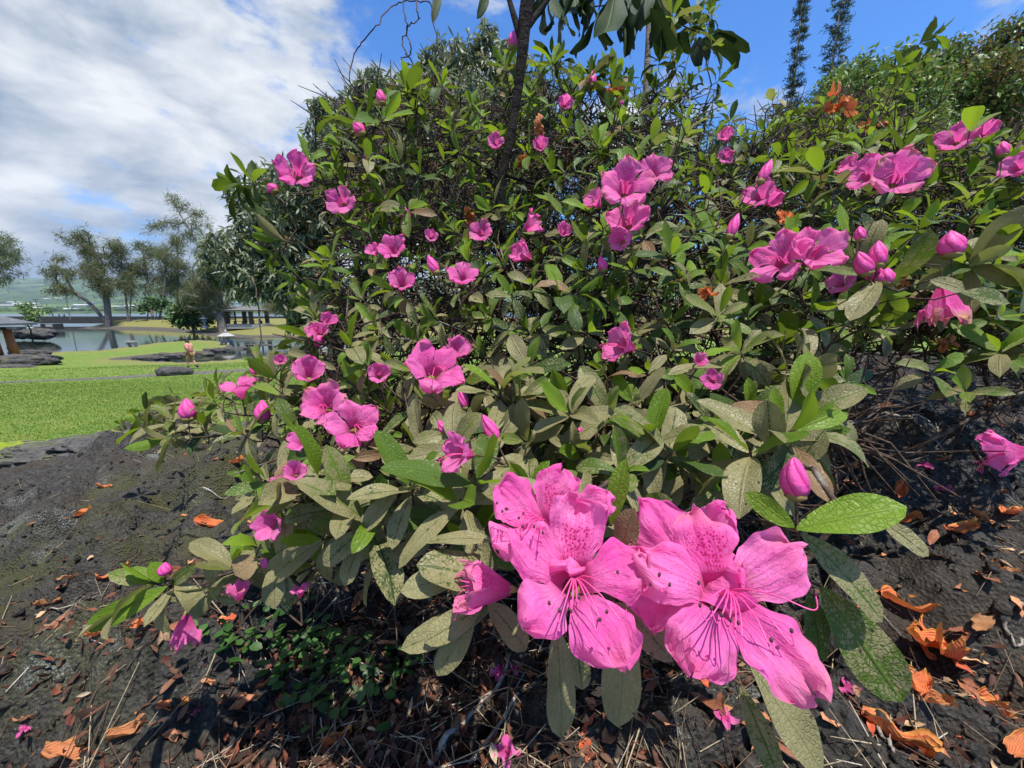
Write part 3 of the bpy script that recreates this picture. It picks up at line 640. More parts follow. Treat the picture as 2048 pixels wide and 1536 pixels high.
# wooden shelter cut off by the picture edge
def shelter():
    d = 27.0; k = d/F; c = P(-104, 722, d); gz = float(land_z(c[0], c[1])); zb = P(20, 718, d)[2]; e = empty('wooden_shelter', (c[0], c[1], zb))
    hw = 84*k; hd = 2.6
    MB().box((c[0], c[1], zb-0.3), (2*hw*0.86, 5.0, 0.6)).build('plinth', 'concrete', e)
    zt = P(20, 662, d)[2]
    for sx in (-1, 0.62, 1.22):
        for sy in (-1, 1):
            px = c[0]+sx*hw*0.66; py = c[1]+sy*1.75
            MB().tube([(px+sx*0.16, py, zb-0.02), (px+sx*0.06, py, (zb+zt)/2), (px, py, zt+0.05)], [0.28, 0.24, 0.23], 10).build('post', 'orange_wood', e, smooth=True)
    for sy in (-1, 1): MB().box((c[0], c[1]+sy*1.75, zt+0.10), (hw*1.5, 0.22, 0.2)).build('beam', 'dark_wood', e)
    z0 = P(60, 649, d)[2]; z1 = P(-60, 600, d)[2]; zr = z0+1.15
    vs = [(-hw*1.2, -hd, 0), (hw*1.24, -hd, 0), (hw*1.24, hd, 0), (-hw*1.2, hd, 0), (-hw*0.5, 0, zr-z0), (hw*0.45, 0, zr-z0)]
    low = [(x_, y_, z_-0.14) for x_, y_, z_ in vs[:4]]
    MB().add([np.array(q)+[c[0], c[1], z0+0.06] for q in vs+low], [(0, 1, 5, 4), (1, 2, 5), (2, 3, 4, 5), (3, 0, 4), (0, 6, 7, 1), (1, 7, 8, 2), (2, 8, 9, 3), (3, 9, 6, 0), (9, 8, 7, 6)]).build('roof', 'grey_roof', e)
    for q, zz_ in ((0, 0.35), (1, 0.55), (2, 0.75)):
        MB().box((c[0]+hw*0.2, c[1]+0.6, zb+zz_), (hw*0.9, 0.06, 0.1)).build('slat', 'white_wall', e)
    tag(e, 'wooden shelter with orange posts and a grey roof, cut off by the picture edge', 'shelter')
shelter()

# ------------------------------------------------------------------ stone lanterns
def yukimi(label, px, py, d, hpx):
    k = d/F; b = P(px, py, d); h = hpx*k; e = empty('stone_lantern', b)
    for i in range(4):
        a = math.pi/4+i*math.pi/2; c_, s_ = math.cos(a), math.sin(a)
        MB().tube([b+[c_*0.30*h, s_*0.30*h, -0.2], b+[c_*0.29*h, s_*0.29*h, 0.12*h], b+[c_*0.20*h, s_*0.20*h, 0.30*h]], [0.06*h, 0.055*h, 0.09*h], 7).build('leg', 'stone', e, smooth=True)
    MB().lathe(b, [(0.10*h, 0.27*h), (0.27*h, 0.30*h), (0.29*h, 0.34*h), (0.24*h, 0.38*h)], 6).build('platform', 'stone', e)
    lb = MB()
    for i in range(6):
        a = i*math.pi/3; lb.box(b+[math.cos(a)*0.15*h, math.sin(a)*0.15*h, 0.47*h], (0.05*h, 0.05*h, 0.19*h), a)
    lb.build('light_chamber', 'stone', e)
    MB().lathe(b, [(0.42*h, 0.56*h), (0.44*h, 0.60*h), (0.34*h, 0.66*h), (0.18*h, 0.74*h), (0.05*h, 0.78*h)], 12).build('roof', 'stone', e)
    MB().lathe(b, [(0.05*h, 0.775*h), (0.07*h, 0.83*h), (0.05*h, 0.89*h), (0.01*h, 1.0*h)], 10).build('finial', 'stone', e, smooth=True)
    tag(e, label, 'stone lantern', 'stone lanterns round the pond')
yukimi('broad roofed stone lantern on splayed legs at the tip of the lawn', 455, 693, 43.0, 35)
yukimi('small stone lantern on the dark rock islet by the wooden shelter', 62, 664, 50.0, 13)
def tall_lantern(px, py, d, hpx):
    k = d/F; b = P(px, py, d); h = hpx*k; e = empty('stone_lantern', b)
    MB().lathe(b, [(0.20*h, -0.1*h), (0.20*h, 0.07*h), (0.13*h, 0.10*h)], 8).build('base', 'stone', e)
    MB().lathe(b, [(0.09*h, 0.09*h), (0.075*h, 0.25*h), (0.09*h, 0.41*h)], 10).build('shaft', 'stone', e, smooth=True)
    MB().lathe(b, [(0.10*h, 0.40*h), (0.22*h, 0.46*h), (0.22*h, 0.50*h)], 8).build('platform', 'stone', e)
    lb = MB()
    for i in range(6):
        a = i*math.pi/3; lb.box(b+[math.cos(a)*0.13*h, math.sin(a)*0.13*h, 0.58*h], (0.07*h, 0.06*h, 0.17*h), a)
    lb.build('light_chamber', 'stone', e)
    MB().lathe(b, [(0.29*h, 0.66*h), (0.30*h, 0.69*h), (0.19*h, 0.76*h), (0.07*h, 0.83*h)], 8).build('roof', 'stone', e)
    MB().lathe(b, [(0.05*h, 0.825*h), (0.09*h, 0.89*h), (0.02*h, 1.0*h)], 10).build('finial', 'stone', e, smooth=True)
    tag(e, 'slender pedestal stone lantern standing before the green shrub', 'stone lantern', 'stone lanterns round the pond')
tall_lantern(410, 654, 66, 24)

# ------------------------------------------------------------------ rocks
def rock(name, label, c, size, seed, mat='rock', cat='rock', group=None, n=22, moss=0.0, amp=0.22, freq=1.6, flat=True):
    u = np.linspace(0, 2*math.pi, n*2, endpoint=False); w_ = np.linspace(0.03, math.pi-0.03, n); U, V_ = np.meshgrid(u, w_)
    d = np.stack([np.cos(U)*np.sin(V_), np.sin(U)*np.sin(V_), np.cos(V_)], -1)
    s = seed*7.7; k = 1 + amp*2*(fbm(d[..., 0]*freq+s, d[..., 1]*freq+d[..., 2]*1.7+s, seed, 4)-0.5) + amp*0.9*(0.45-worley(d[..., 0]*freq*2.2+s, (d[..., 1]+d[..., 2]*0.8)*freq*2.2, seed))
    k = k + amp*0.35*(fbm(d[..., 0]*9+s, (d[..., 1]+d[..., 2]*1.3)*9, seed+4, 4)-0.5) + amp*0.25*(0.4-worley(d[..., 0]*13+s, (d[..., 1]+d[..., 2])*13, seed+9))
    sh = np.sign(d[..., 2])*np.abs(d[..., 2])**(0.7 if flat else 1.0)
    q = np.stack([d[..., 0]*k, d[..., 1]*k, sh*k], -1)*np.asarray(size)/2 + np.asarray(c)
    m = n*2; i = np.arange(n-1)[:, None]*m + np.arange(m)[None]; j = np.arange(n-1)[:, None]*m + (np.arange(m)+1)[None] % m
    f = np.stack([i, i+m, j+m, j], -1).reshape(-1, 4)
    o = mesh_obj(name, q.reshape(-1, 3), f, mat, col=np.tile([moss, 0, 0], (n*m, 1)), loc=tuple(c)); return tag(o, label, cat, group)
b = P(350, 750, 19.6); zg = float(land_z(b[0], b[1])); rock('boulder', 'flat grey lava boulder lying on the lawn beside the worn path', (b[0], b[1], zg+0.10), (1.62, 1.1, 0.62), 3, amp=0.16)
for px, py, d, s, lab in [(76, 668, 50, (4.6, 2.2, 1.3), 'dark lava islet in the pond carrying a small lantern'), (50, 666, 51, (4.4, 2.4, 1.5), 'rock mass of the islet nearest the wooden shelter'),
                          (48, 720, 25.5, (4.6, 2.2, 0.75), 'dark lava shelf at the foot of the wooden shelter'), (8, 737, 23.0, (4.0, 1.4, 0.5), 'low dark lava outcrop on the grass before the shelter'),
                          (60, 708, 31, (2.8, 1.2, 0.6), 'small lava rock at the water edge behind the shelter')]:
    rock('lava_rock', lab, P(px, py, d), s, int(px)+3, amp=0.3, group='lava rocks round the pond')
for i, (px, py, d, s, lab) in enumerate([(300, 719, 29.5, (2.6, 0.8, 0.5), 'lava bank stone at the closed end of the muddy inlet'), (335, 713, 31.0, (2.2, 0.8, 0.55), 'lava bank stone behind the inlet, left of the walker'),
                          (402, 709, 33.0, (2.2, 0.8, 0.5), 'lava bank stone behind the walker along the inlet'), (432, 703, 36.0, (2.2, 1.0, 0.7), 'lava bank stone below the broad roofed lantern'),
                          (478, 701, 39.0, (2.0, 1.2, 0.7), 'mossy end stone beyond the lantern at the lawn tip'), (520, 691, 44.0, (3.6, 1.6, 0.35), 'flat gravel shoal in the pond before the pavilion')]):
    rock('lava_rock', lab, P(px, py, d), s, 60+i*5, amp=0.3, group='lava rocks round the pond')
# rocks that edge the lava mound
for i, (px, py, d, s, ms, lab) in enumerate([(30, 926, 2.75, (0.95, 0.5, 0.24), 1.0, 'lava block with bright moss at the lawn edge, cut by the picture edge'),
                          (165, 905, 2.75, (0.85, 0.6, 0.17), 0.15, 'grey lava ledge next to the mossy block at the lawn edge'), (262, 892, 2.7, (0.75, 0.6, 0.15), 0.0, 'smooth grey lava hump at the lawn edge below the sprig tip'),
                          (345, 892, 2.6, (0.6, 0.5, 0.15), 0.5, 'lava hump behind the outstretched azalea sprig'), (440, 885, 2.6, (0.7, 0.5, 0.18), 0.0, 'lava hump half hidden behind the azalea leaves')]):
    c = P(px, py, d); rock('lava_rock', lab, c, s, 90+i*3, 'moss_rock', group='lava rocks edging the mound', moss=ms, amp=0.26, n=64, freq=2.0)

# sea wall, stone weir, lamps, bench
p0 = P(-60, 633, 119); p1 = P(620, 633, 119)
o = MB().box(((p0[0]+p1[0])/2, 120.5, -1.75), (p1[0]-p0[0]+60, 1.0, 2.1)).build('sea_wall', 'lava_wall'); tag(o, 'long low dark lava wall between the far bank and the sea', 'wall')
d = 78; k = d/F; e = empty('stone_weir', P(105, 655, d))
for px, w_ in ((92, 1.0), (116, 1.0)): MB().box(P(px, 651, d)+[0, 0, -0.2], (0.4, 1.6, 1.1)).build('pier', 'lava_wall', e)
MB().box(P(104, 651, d), (2.0, 0.6, 0.6)).build('gate', 'stone', e); tag(e, 'small stone sluice with two dark piers on the far bank', 'sluice')
for px, top, lab in ((140, 597, 'thin lamp post on the far bank by the sluice'), (79, 600, 'thin lamp post behind the airy sapling')):
    d = 100; b = base_at(px, 636, d); e = empty('lamp_post', b); zt = P(px, top, d)[2]
    MB().tube([b, [b[0], b[1], zt]], [0.13, 0.09], 6).build('pole', 'metal_pole', e); MB().box((b[0], b[1], zt+0.1), (1.1, 0.35, 0.22)).build('lamp_head', 'metal_pole', e); tag(e, lab, 'lamp post', 'lamp posts')
b = P(264, 691, 40.0); e = empty('stone_bench', b); gz = float(land_z(b[0], b[1]))
MB().box((b[0], b[1], gz+0.55), (1.0, 0.5, 0.14)).build('slab', 'stone', e)
for sx in (-1, 1): MB().box((b[0]+sx*0.32, b[1], gz+0.2), (0.16, 0.4, 0.56)).build('leg', 'stone', e)
tag(e, 'low pale stone bench on the grass at the pond edge', 'bench')

# ------------------------------------------------------------------ the walker
def skin_mesh(name, mat, pts, edges, rad, parent, sub=2, root=0):
    me = bpy.data.meshes.new(name); me.from_pydata([tuple(map(float, p)) for p in pts], edges, []); me.update()
    o = bpy.data.objects.new(name, me); COL.objects.link(o); me.materials.append(MATS[mat])
    sk = o.modifiers.new('skin', 'SKIN'); sk.use_smooth_shade = True
    for i, r_ in enumerate(rad):
        sv = me.skin_vertices[0].data[i]; sv.radius = (r_, r_) if np.isscalar(r_) else r_; sv.use_root = (i == root)
    ss = o.modifiers.new('sub', 'SUBSURF'); ss.levels = sub; ss.render_levels = sub
    if parent is not None: o.parent = parent; o.matrix_parent_inverse = Matrix.Translation(-parent.location)
    return o
def walker():
    c = P(384, 737, 21.7); z0 = float(land_z(c[0], c[1]))-0.06; B = np.array([c[0], c[1], z0]); S = 1.0
    def q(x_, y_, z_): return B + np.array([x_, y_, z_])*S          # walks towards -x
    J = dict(pel=q(0, 0, .95), spi=q(-.01, 0, 1.15), che=q(-.03, 0, 1.36), nec=q(-.04, 0, 1.50), hea=q(-.07, 0, 1.60), top=q(-.075, 0, 1.74),
             hl=q(0, -.09, .90), kl=q(-.12, -.09, .52), al=q(-.13, -.09, .10), tl=q(-.30, -.09, .04), hr=q(0, .09, .90), kr=q(.07, .09, .52), ar=q(.26, .09, .14), tr=q(.13, .09, .04),
             sl=q(-.02, -.17, 1.42), el=q(.08, -.21, 1.15), wl=q(-.06, -.22, .93), gl=q(-.10, -.21, .84), sr=q(-.02, .17, 1.42), er=q(-.06, .21, 1.15), wr=q(-.22, .20, 1.0), gr=q(-.28, .19, .93))
    rd = dict(pel=.13, spi=.135, che=.14, nec=.055, hea=.088, top=.06, hl=.085, kl=.056, al=.036, tl=.03, hr=.085, kr=.056, ar=.036, tr=.03, sl=.055, el=.04, wl=.028, gl=.032, sr=.055, er=.04, wr=.028, gr=.032)
    E = ['pel-spi', 'spi-che', 'che-nec', 'nec-hea', 'hea-top', 'pel-hl', 'hl-kl', 'kl-al', 'al-tl', 'pel-hr', 'hr-kr', 'kr-ar', 'ar-tr', 'che-sl', 'sl-el', 'el-wl', 'wl-gl', 'che-sr', 'sr-er', 'er-wr', 'wr-gr']
    def sk(name, mat, keys, edges, parent, radii, root=0):
        ix = {k: i for i, k in enumerate(keys)}
        return skin_mesh(name, mat, [J[k] for k in keys], [tuple(ix[a] for a in e_.split('-')) for e_ in edges], [radii.get(k, rd[k]) for k in keys], parent, 2, root)
    body = sk('person', 'skin', list(J), E, None, {})
    sk('shirt', 'pink_cloth', ['pel', 'spi', 'che', 'sl', 'el', 'sr', 'er'], ['pel-spi', 'spi-che', 'che-sl', 'sl-el', 'che-sr', 'sr-er'], body, dict(pel=.165, spi=.175, che=.165, sl=.085, el=.07, sr=.085, er=.07))
    sk('shorts', 'khaki_cloth', ['pel', 'hl', 'kl', 'hr', 'kr'], ['pel-hl', 'hl-kl', 'pel-hr', 'hr-kr'], body, dict(pel=.155, hl=.115, kl=.095, hr=.115, kr=.095))
    h = J['hea']+[-0.005, 0, 0.055]
    cp = MB().lathe(h, [(0.112, 0.0), (0.113, 0.05), (0.09, 0.10), (0.03, 0.125)], 12); cp.box(h+[-0.14, 0, 0.012], (0.13, 0.15, 0.018)); cp.build('cap', 'black_cloth', body, smooth=True)
    hr_ = MB().lathe(J['hea']+[0.02, 0, -0.02], [(0.09, -0.03), (0.10, 0.02), (0.10, 0.08)], 10); hr_.build('hair', 'dark_wood', body, smooth=True)
    for a, k_, t_ in (('al', 'kl', 'tl'), ('ar', 'kr', 'tr')):
        sc = MB().tube([J[a]*0.6+J[k_]*0.4, J[a]], [0.058, 0.05], 8); sc.build('sock', 'black_cloth', body, smooth=True)
        sh = MB().tube([J[a]+[0.05, 0, -0.05], J[a]*0.6+J[t_]*0.4+[0, 0, -0.02], J[t_]+[-0.02, 0, -0.005]], [0.05, 0.06, 0.045], 8); sh.build('shoe', 'shoe', body, smooth=True)
    tag(body, 'person walking on the lawn in pink shirt, khaki shorts and dark cap', 'person')
walker()
# two people resting by the sea wall
for px, sgn in ((122, 1), (132, -1)):
    c = P(px, 637, 108); b = np.array([c[0], c[1]-0.3, float(land_z(c[0], c[1]))]); hz = -0.15
    pts = [b+[0, 0, 0.45], b+[0.02, 0.05, 0.75], b+[0, 0.08, 1.0], b+[0, 0.05, 1.13], b+[0, 0.0, 1.27], b+[-.12, -.1, .45], b+[-.13, -.5, .5], b+[-.13, -.5, .05], b+[.12, -.1, .45], b+[.13, -.5, .5], b+[.13, -.5, .05], b+[-.2, .05, .95], b+[-.28, -.15, .7], b+[-.1, -.4, .6], b+[.2, .05, .95], b+[.28, -.15, .7], b+[.1, -.4, .6]]
    ed = [(0, 1), (1, 2), (2, 3), (3, 4), (0, 5), (5, 6), (6, 7), (0, 8), (8, 9), (9, 10), (2, 11), (11, 12), (12, 13), (2, 14), (14, 15), (15, 16)]
    o = skin_mesh('person', 'dark_wood' if sgn > 0 else 'black_cloth', pts, ed, [.15, .15, .15, .06, .11, .1, .07, .05, .1, .07, .05, .06, .05, .04, .06, .05, .04], None, 1)
    tag(o, 'distant dark figure sitting by the sea wall, farther from the lamp post' if sgn > 0 else 'distant dark figure sitting by the sea wall right beside the lamp post', 'person')
# ------------------------------------------------------------------ azalea materials
# leaf: lc.r = random, lc.g = how far insects have bleached it, lc.b = how young and yellow-green it is
t = new_mat('azalea_leaf'); v = pos(t); lc = t.n('ShaderNodeAttribute', attribute_name='lc'); s = t.n('ShaderNodeSeparateColor', {0: lc.outputs['Color']})
uv = t.n('ShaderNodeUVMap', uv_map='uv').outputs[0]; us = t.n('ShaderNodeSeparateXYZ', {0: uv})
au = t.m('ABSOLUTE', t.m('SUBTRACT', us.outputs[0], 0.5))
mid = t.ramp(au, [(0.015, 1.0), (0.05, 0.0)])
wv_ = t.m('MULTIPLY', t.m('SUBTRACT', t.noise(v, 130, 3, 0.6), 0.5), 0.16)
side = t.m('ABSOLUTE', t.m('SINE', t.m('MULTIPLY', t.m('ADD', t.m('SUBTRACT', us.outputs[1], t.m('MULTIPLY', au, 0.75)), wv_), 17.0)))
net = t.n('ShaderNodeTexVoronoi', {'Vector': v, 'Scale': 330.0}, feature='DISTANCE_TO_EDGE').outputs[0]
vein = t.m('MAXIMUM', mid, t.m('MULTIPLY', t.ramp(side, [(0.02, 1.0), (0.20, 0.0)]), 0.42))
vein = t.m('MAXIMUM', vein, t.m('MULTIPLY', t.ramp(net, [(0.02, 1.0), (0.12, 0.0)]), 0.40))
fine = t.noise(v, 520, 4, 0.75); blot = t.noise(v, 80, 4, 0.65)
green = t.mix(s.outputs[2], t.mix(s.outputs[0], (0.026, 0.052, 0.012), (0.062, 0.105, 0.018)), t.mix(s.outputs[0], (0.12, 0.225, 0.014), (0.20, 0.32, 0.024)))
tan = t.mix(blot, (0.150, 0.140, 0.055), (0.330, 0.300, 0.145))
st = t.m('ADD', t.m('MULTIPLY', fine, 0.75), t.m('MULTIPLY', blot, 0.55))
st = t.m('SUBTRACT', t.m('ADD', st, t.m('MULTIPLY', s.outputs[1], 0.72)), t.m('MULTIPLY', vein, 0.22))
col = t.mix(t.ramp(st, [(0.97, 0.0), (1.11, 1.0)]), green, tan)
col = t.mix(t.m('MULTIPLY', t.ramp(s.outputs[1], [(0.90, 0.0), (1.0, 1.0)]), 0.75), col, (0.24, 0.125, 0.065))      # withered
spot = t.n('ShaderNodeTexVoronoi', {'Vector': v, 'Scale': 115.0}).outputs[0]
col = t.mix(t.m('MULTIPLY', t.ramp(spot, [(0.09, 1.0), (0.14, 0.0)]), t.ramp(t.noise(v, 30, 2), [(0.5, 0.0), (0.56, 0.85)])), col, (0.02, 0.016, 0.010))
bump = t.m('ADD', t.m('MULTIPLY', vein, -0.9), t.m('MULTIPLY', t.noise(v, 260, 3, 0.6), 0.5))
p = pbr(t, col, 0.46, bump, 0.6, 0.0014, 0.36)
tr = t.n('ShaderNodeBsdfTranslucent', {0: t.mix(0.45, col, t.mix(s.outputs[2], (0.085, 0.11, 0.010), (0.34, 0.44, 0.02)))})
out(t, t.n('ShaderNodeMixShader', {0: t.m('ADD', 0.28, t.m('MULTIPLY', s.outputs[2], 0.16)), 1: p.outputs[0], 2: tr.outputs[0]}))

# petal: lc.r = random, lc.g = how much of the speckled blotch this lobe carries, lc.b = faded
t = new_mat('azalea_petal'); v = pos(t); lc = t.n('ShaderNodeAttribute', attribute_name='lc'); s = t.n('ShaderNodeSeparateColor', {0: lc.outputs['Color']})
uv = t.n('ShaderNodeUVMap', uv_map='uv').outputs[0]; us = t.n('ShaderNodeSeparateXYZ', {0: uv}); U, V = us.outputs[0], us.outputs[1]
au = t.m('ABSOLUTE', t.m('SUBTRACT', U, 0.5))
col = t.mix(s.outputs[0], (0.84, 0.090, 0.42), (0.93, 0.19, 0.54))
col = t.mix(t.ramp(t.noise(v, 55, 5, 0.65), [(0.38, 0.0), (0.70, 0.42)]), col, (0.95, 0.38, 0.68))
col = t.mix(t.ramp(t.noise(v, 34, 5, 0.7), [(0.64, 0.0), (0.70, 0.55)]), col, (0.78, 0.42, 0.30))
wob = t.m('ADD', U, t.m('MULTIPLY', t.m('SUBTRACT', t.noise(v, 120, 2), 0.5), 0.10))
ln = t.m('ABSOLUTE', t.m('SINE', t.m('MULTIPLY', wob, 31.0)))
vein = t.m('MULTIPLY', t.ramp(ln, [(0.0, 1.0), (0.26, 0.0)]), t.ramp(V, [(0.1, 0.9), (0.9, 0.12)]))
vein = t.m('MAXIMUM', vein, t.m('MULTIPLY', t.ramp(au, [(0.0, 1.0), (0.035, 0.0)]), t.ramp(V, [(0.3, 0.8), (0.95, 0.15)])))
col = t.mix(t.m('MULTIPLY', vein, 0.24), col, (0.70, 0.035, 0.30))
col = t.mix(t.ramp(V, [(0.18, 0.85), (0.42, 0.0)]), col, (0.72, 0.045, 0.27))
jv = t.n('ShaderNodeCombineXYZ', {0: t.m('MULTIPLY', U, 17.0), 1: t.m('MULTIPLY', V, 30.0), 2: t.m('MULTIPLY', s.outputs[0], 40.0)}).outputs[0]
dots = t.n('ShaderNodeTexVoronoi', {'Vector': jv, 'Scale': 1.0, 'Randomness': 0.85}, feature='F1').outputs[0]
area = t.m('MULTIPLY', t.ramp(V, [(0.24, 0.5), (0.40, 1.0), (0.62, 0.85), (0.90, 0.0)]), t.ramp(au, [(0.20, 1.0), (0.50, 0.0)]))
area = t.m('MULTIPLY', area, s.outputs[1])
thr = t.m('MULTIPLY', area, 0.46)
dot = t.n('ShaderNodeMapRange', {'Value': t.m('SUBTRACT', thr, dots), 'From Min': -0.03, 'From Max': 0.05}).outputs[0]
col = t.mix(t.m('MULTIPLY', t.ramp(area, [(0.4, 0.0), (1.0, 0.55)]), 1.0), col, (0.74, 0.06, 0.33))
col = t.mix(t.m('MULTIPLY', dot, 0.92), col, (0.50, 0.006, 0.13))
fade = t.m('MULTIPLY', s.outputs[2], t.ramp(t.m('ADD', t.m('MULTIPLY', V, 0.8), t.m('MULTIPLY', t.noise(v, 60, 3), 0.5)), [(0.80, 0.0), (1.0, 0.9)]))
col = t.mix(fade, col, (0.62, 0.36, 0.19))
jw = t.n('ShaderNodeCombineXYZ', {0: t.m('MULTIPLY', U, 9.0), 1: t.m('MULTIPLY', V, 4.5), 2: t.m('MULTIPLY', s.outputs[0], 60.0)}).outputs[0]
bump = t.m('ADD', t.m('MULTIPLY', vein, -0.5), t.m('ADD', t.m('MULTIPLY', t.noise(jw, 1.0, 4, 0.6, Distortion=0.6), 1.7), t.m('MULTIPLY', t.noise(v, 420, 3, 0.6), 0.45)))
p = pbr(t, col, 0.55, bump, 0.65, 0.0022, 0.16, **{'Sheen Weight': 0.15})
tr = t.n('ShaderNodeBsdfTranslucent', {0: t.mix(0.35, col, (0.95, 0.16, 0.52))})
out(t, t.n('ShaderNodeMixShader', {0: 0.48, 1: p.outputs[0], 2: tr.outputs[0]}))
simple('stamen', (0.74, 0.055, 0.25), (0.80, 0.10, 0.32), 300, 0.4, 0.1, 0.0002)
simple('anther', (0.055, 0.012, 0.030), (0.14, 0.05, 0.06), 900, 0.7, 0.5, 0.0004)
simple('calyx', (0.14, 0.19, 0.03), (0.26, 0.13, 0.05), 200, 0.6, 0.2, 0.0005)
t = new_mat('bud'); v = pos(t); uv = t.n('ShaderNodeUVMap', uv_map='uv').outputs[0]; us = t.n('ShaderNodeSeparateXYZ', {0: uv})
ln = t.m('ABSOLUTE', t.m('SINE', t.m('ADD', t.m('MULTIPLY', us.outputs[0], 15.7), t.m('MULTIPLY', us.outputs[1], 4.0))))
c = t.mix(t.ramp(ln, [(0.0, 0.9), (0.35, 0.0)]), (0.78, 0.10, 0.38), (0.60, 0.015, 0.17)); c = t.mix(t.ramp(us.outputs[1], [(0.0, 1.0), (0.16, 0.0)]), c, (0.40, 0.14, 0.06))
pp = pbr(t, c, 0.5, t.m('ADD', ln, t.noise(v, 300, 3)), 0.5, 0.0015, 0.3)
out(t, t.n('ShaderNodeMixShader', {0: 0.25, 1: pp.outputs[0], 2: t.n('ShaderNodeBsdfTranslucent', {0: c}).outputs[0]}))
t = new_mat('twig'); v = pos(t); n = t.noise(v, 160, 5, 0.65)
c = t.mix(t.ramp(n, [(0.35, 0.0), (0.7, 1.0)]), (0.032, 0.019, 0.014), (0.115, 0.078, 0.055)); c = t.mix(t.ramp(t.noise(v, 22, 4, 0.6), [(0.58, 0.0), (0.70, 0.8)]), c, (0.27, 0.27, 0.24))
out(t, pbr(t, c, 0.85, n, 0.7, 0.002, 0.25))
t = new_mat('dead_twig'); v = pos(t); n = t.noise(v, 120, 5, 0.65)
c = t.mix(t.ramp(n, [(0.35, 0.0), (0.7, 1.0)]), (0.13, 0.105, 0.085), (0.38, 0.34, 0.29)); c = t.mix(t.ramp(t.noise(v, 40, 4, 0.6), [(0.56, 0.0), (0.66, 0.8)]), c, (0.40, 0.46, 0.40))
out(t, pbr(t, c, 0.85, n, 0.8, 0.002, 0.25))
t = new_mat('big_dark_leaf'); v = pos(t); uv = t.n('ShaderNodeUVMap', uv_map='uv').outputs[0]; us = t.n('ShaderNodeSeparateXYZ', {0: uv})
au = t.m('ABSOLUTE', t.m('SUBTRACT', us.outputs[0], 0.5)); side = t.m('ABSOLUTE', t.m('SINE', t.m('MULTIPLY', t.m('SUBTRACT', us.outputs[1], t.m('MULTIPLY', au, 0.5)), 28.0)))
vv = t.m('MAXIMUM', t.ramp(au, [(0.01, 1.0), (0.04, 0.0)]), t.m('MULTIPLY', t.ramp(side, [(0.02, 1.0), (0.15, 0.0)]), 0.7))
c = t.mix(vv, t.mix(t.noise(v, 30, 3), (0.010, 0.028, 0.010), (0.030, 0.055, 0.018)), (0.07, 0.10, 0.035))
out(t, t.n('ShaderNodeMixShader', {0: 0.14, 1: pbr(t, c, 0.65, t.m('MULTIPLY', vv, -1.0), 0.5, 0.002, 0.2).outputs[0], 2: t.n('ShaderNodeBsdfTranslucent', {0: (0.06, 0.10, 0.02, 1)}).outputs[0]}))
# fallen orange flowers: lc.r bright to dried, lc.g yellow rim
t = new_mat('orange_petal'); v = pos(t); lc = t.n('ShaderNodeAttribute', attribute_name='lc'); s = t.n('ShaderNodeSeparateColor', {0: lc.outputs['Color']})
uv = t.n('ShaderNodeUVMap', uv_map='uv').outputs[0]; us = t.n('ShaderNodeSeparateXYZ', {0: uv}); au = t.m('ABSOLUTE', t.m('SUBTRACT', us.outputs[0], 0.5))
ln = t.m('ABSOLUTE', t.m('SINE', t.m('MULTIPLY', t.m('ADD', us.outputs[0], t.m('MULTIPLY', t.noise(v, 60, 2), 0.12)), 38.0)))
c = t.mix(t.noise(v, 45, 4, 0.6), (0.74, 0.10, 0.030), (0.82, 0.27, 0.10))
c = t.mix(t.m('MULTIPLY', t.ramp(ln, [(0.0, 1.0), (0.35, 0.0)]), 0.22), c, (0.50, 0.030, 0.010))
c = t.mix(t.m('MULTIPLY', s.outputs[1], t.ramp(t.m('MAXIMUM', t.m('MULTIPLY', au, 2.0), us.outputs[1]), [(0.80, 0.0), (0.95, 0.9)])), c, (0.80, 0.46, 0.05))
dry = t.mix(t.noise(v, 80, 4, 0.65), (0.22, 0.085, 0.035), (0.62, 0.33, 0.15))
c = t.mix(s.outputs[0], c, dry)
pp = pbr(t, c, 0.6, t.m('ADD', t.m('MULTIPLY', ln, 0.6), t.noise(v, 200, 3)), 0.6, 0.0025, 0.25)
out(t, t.n('ShaderNodeMixShader', {0: 0.25, 1: pp.outputs[0], 2: t.n('ShaderNodeBsdfTranslucent', {0: c}).outputs[0]}))
t = new_mat('litter'); lc = t.n('ShaderNodeAttribute', attribute_name='lc'); v = pos(t)
out(t, pbr(t, t.mix(t.ramp(t.noise(v, 300, 3), [(0.3, 0.0), (0.7, 0.5)]), lc.outputs['Color'], (0.03, 0.015, 0.01)), 0.7, spec=0.3))

# ------------------------------------------------------------------ azalea bush: where its canopy stands
MASK = np.array([(235, 850), (300, 800), (390, 800), (450, 755), (520, 705), (560, 690), (625, 640), (600, 600), (640, 540), (665, 485), (665, 420), (655, 400), (650, 340),
        (665, 300), (655, 225), (720, 205), (770, 180), (830, 165), (900, 175), (960, 215), (985, 160), (1010, 110), (1100, 105), (1200, 130), (1290, 150), (1345, 60), (1400, 10), (1425, 20), (1405, 110), (1400, 150), (1390, 230),
        (1450, 265), (1520, 270), (1560, 215), (1650, 205), (1740, 200), (1800, 130), (1850, 110), (1850, 130), (1800, 220), (1900, 265), (2048, 275), (2300, 260), (2300, 800), (2048, 730), (1960, 720), (1840, 690), (1760, 640), (1700, 740),
        (1660, 860), (1620, 930), (1560, 990), (1400, 980), (1290, 1060), (960, 1060), (850, 1090), (700, 1120), (560, 1150), (500, 1110), (505, 1000), (490, 950), (560, 890), (450, 860), (260, 880)], float)
def inside(px, py): return poly_sd(np.asarray(px, float), np.asarray(py, float), MASK) < 0
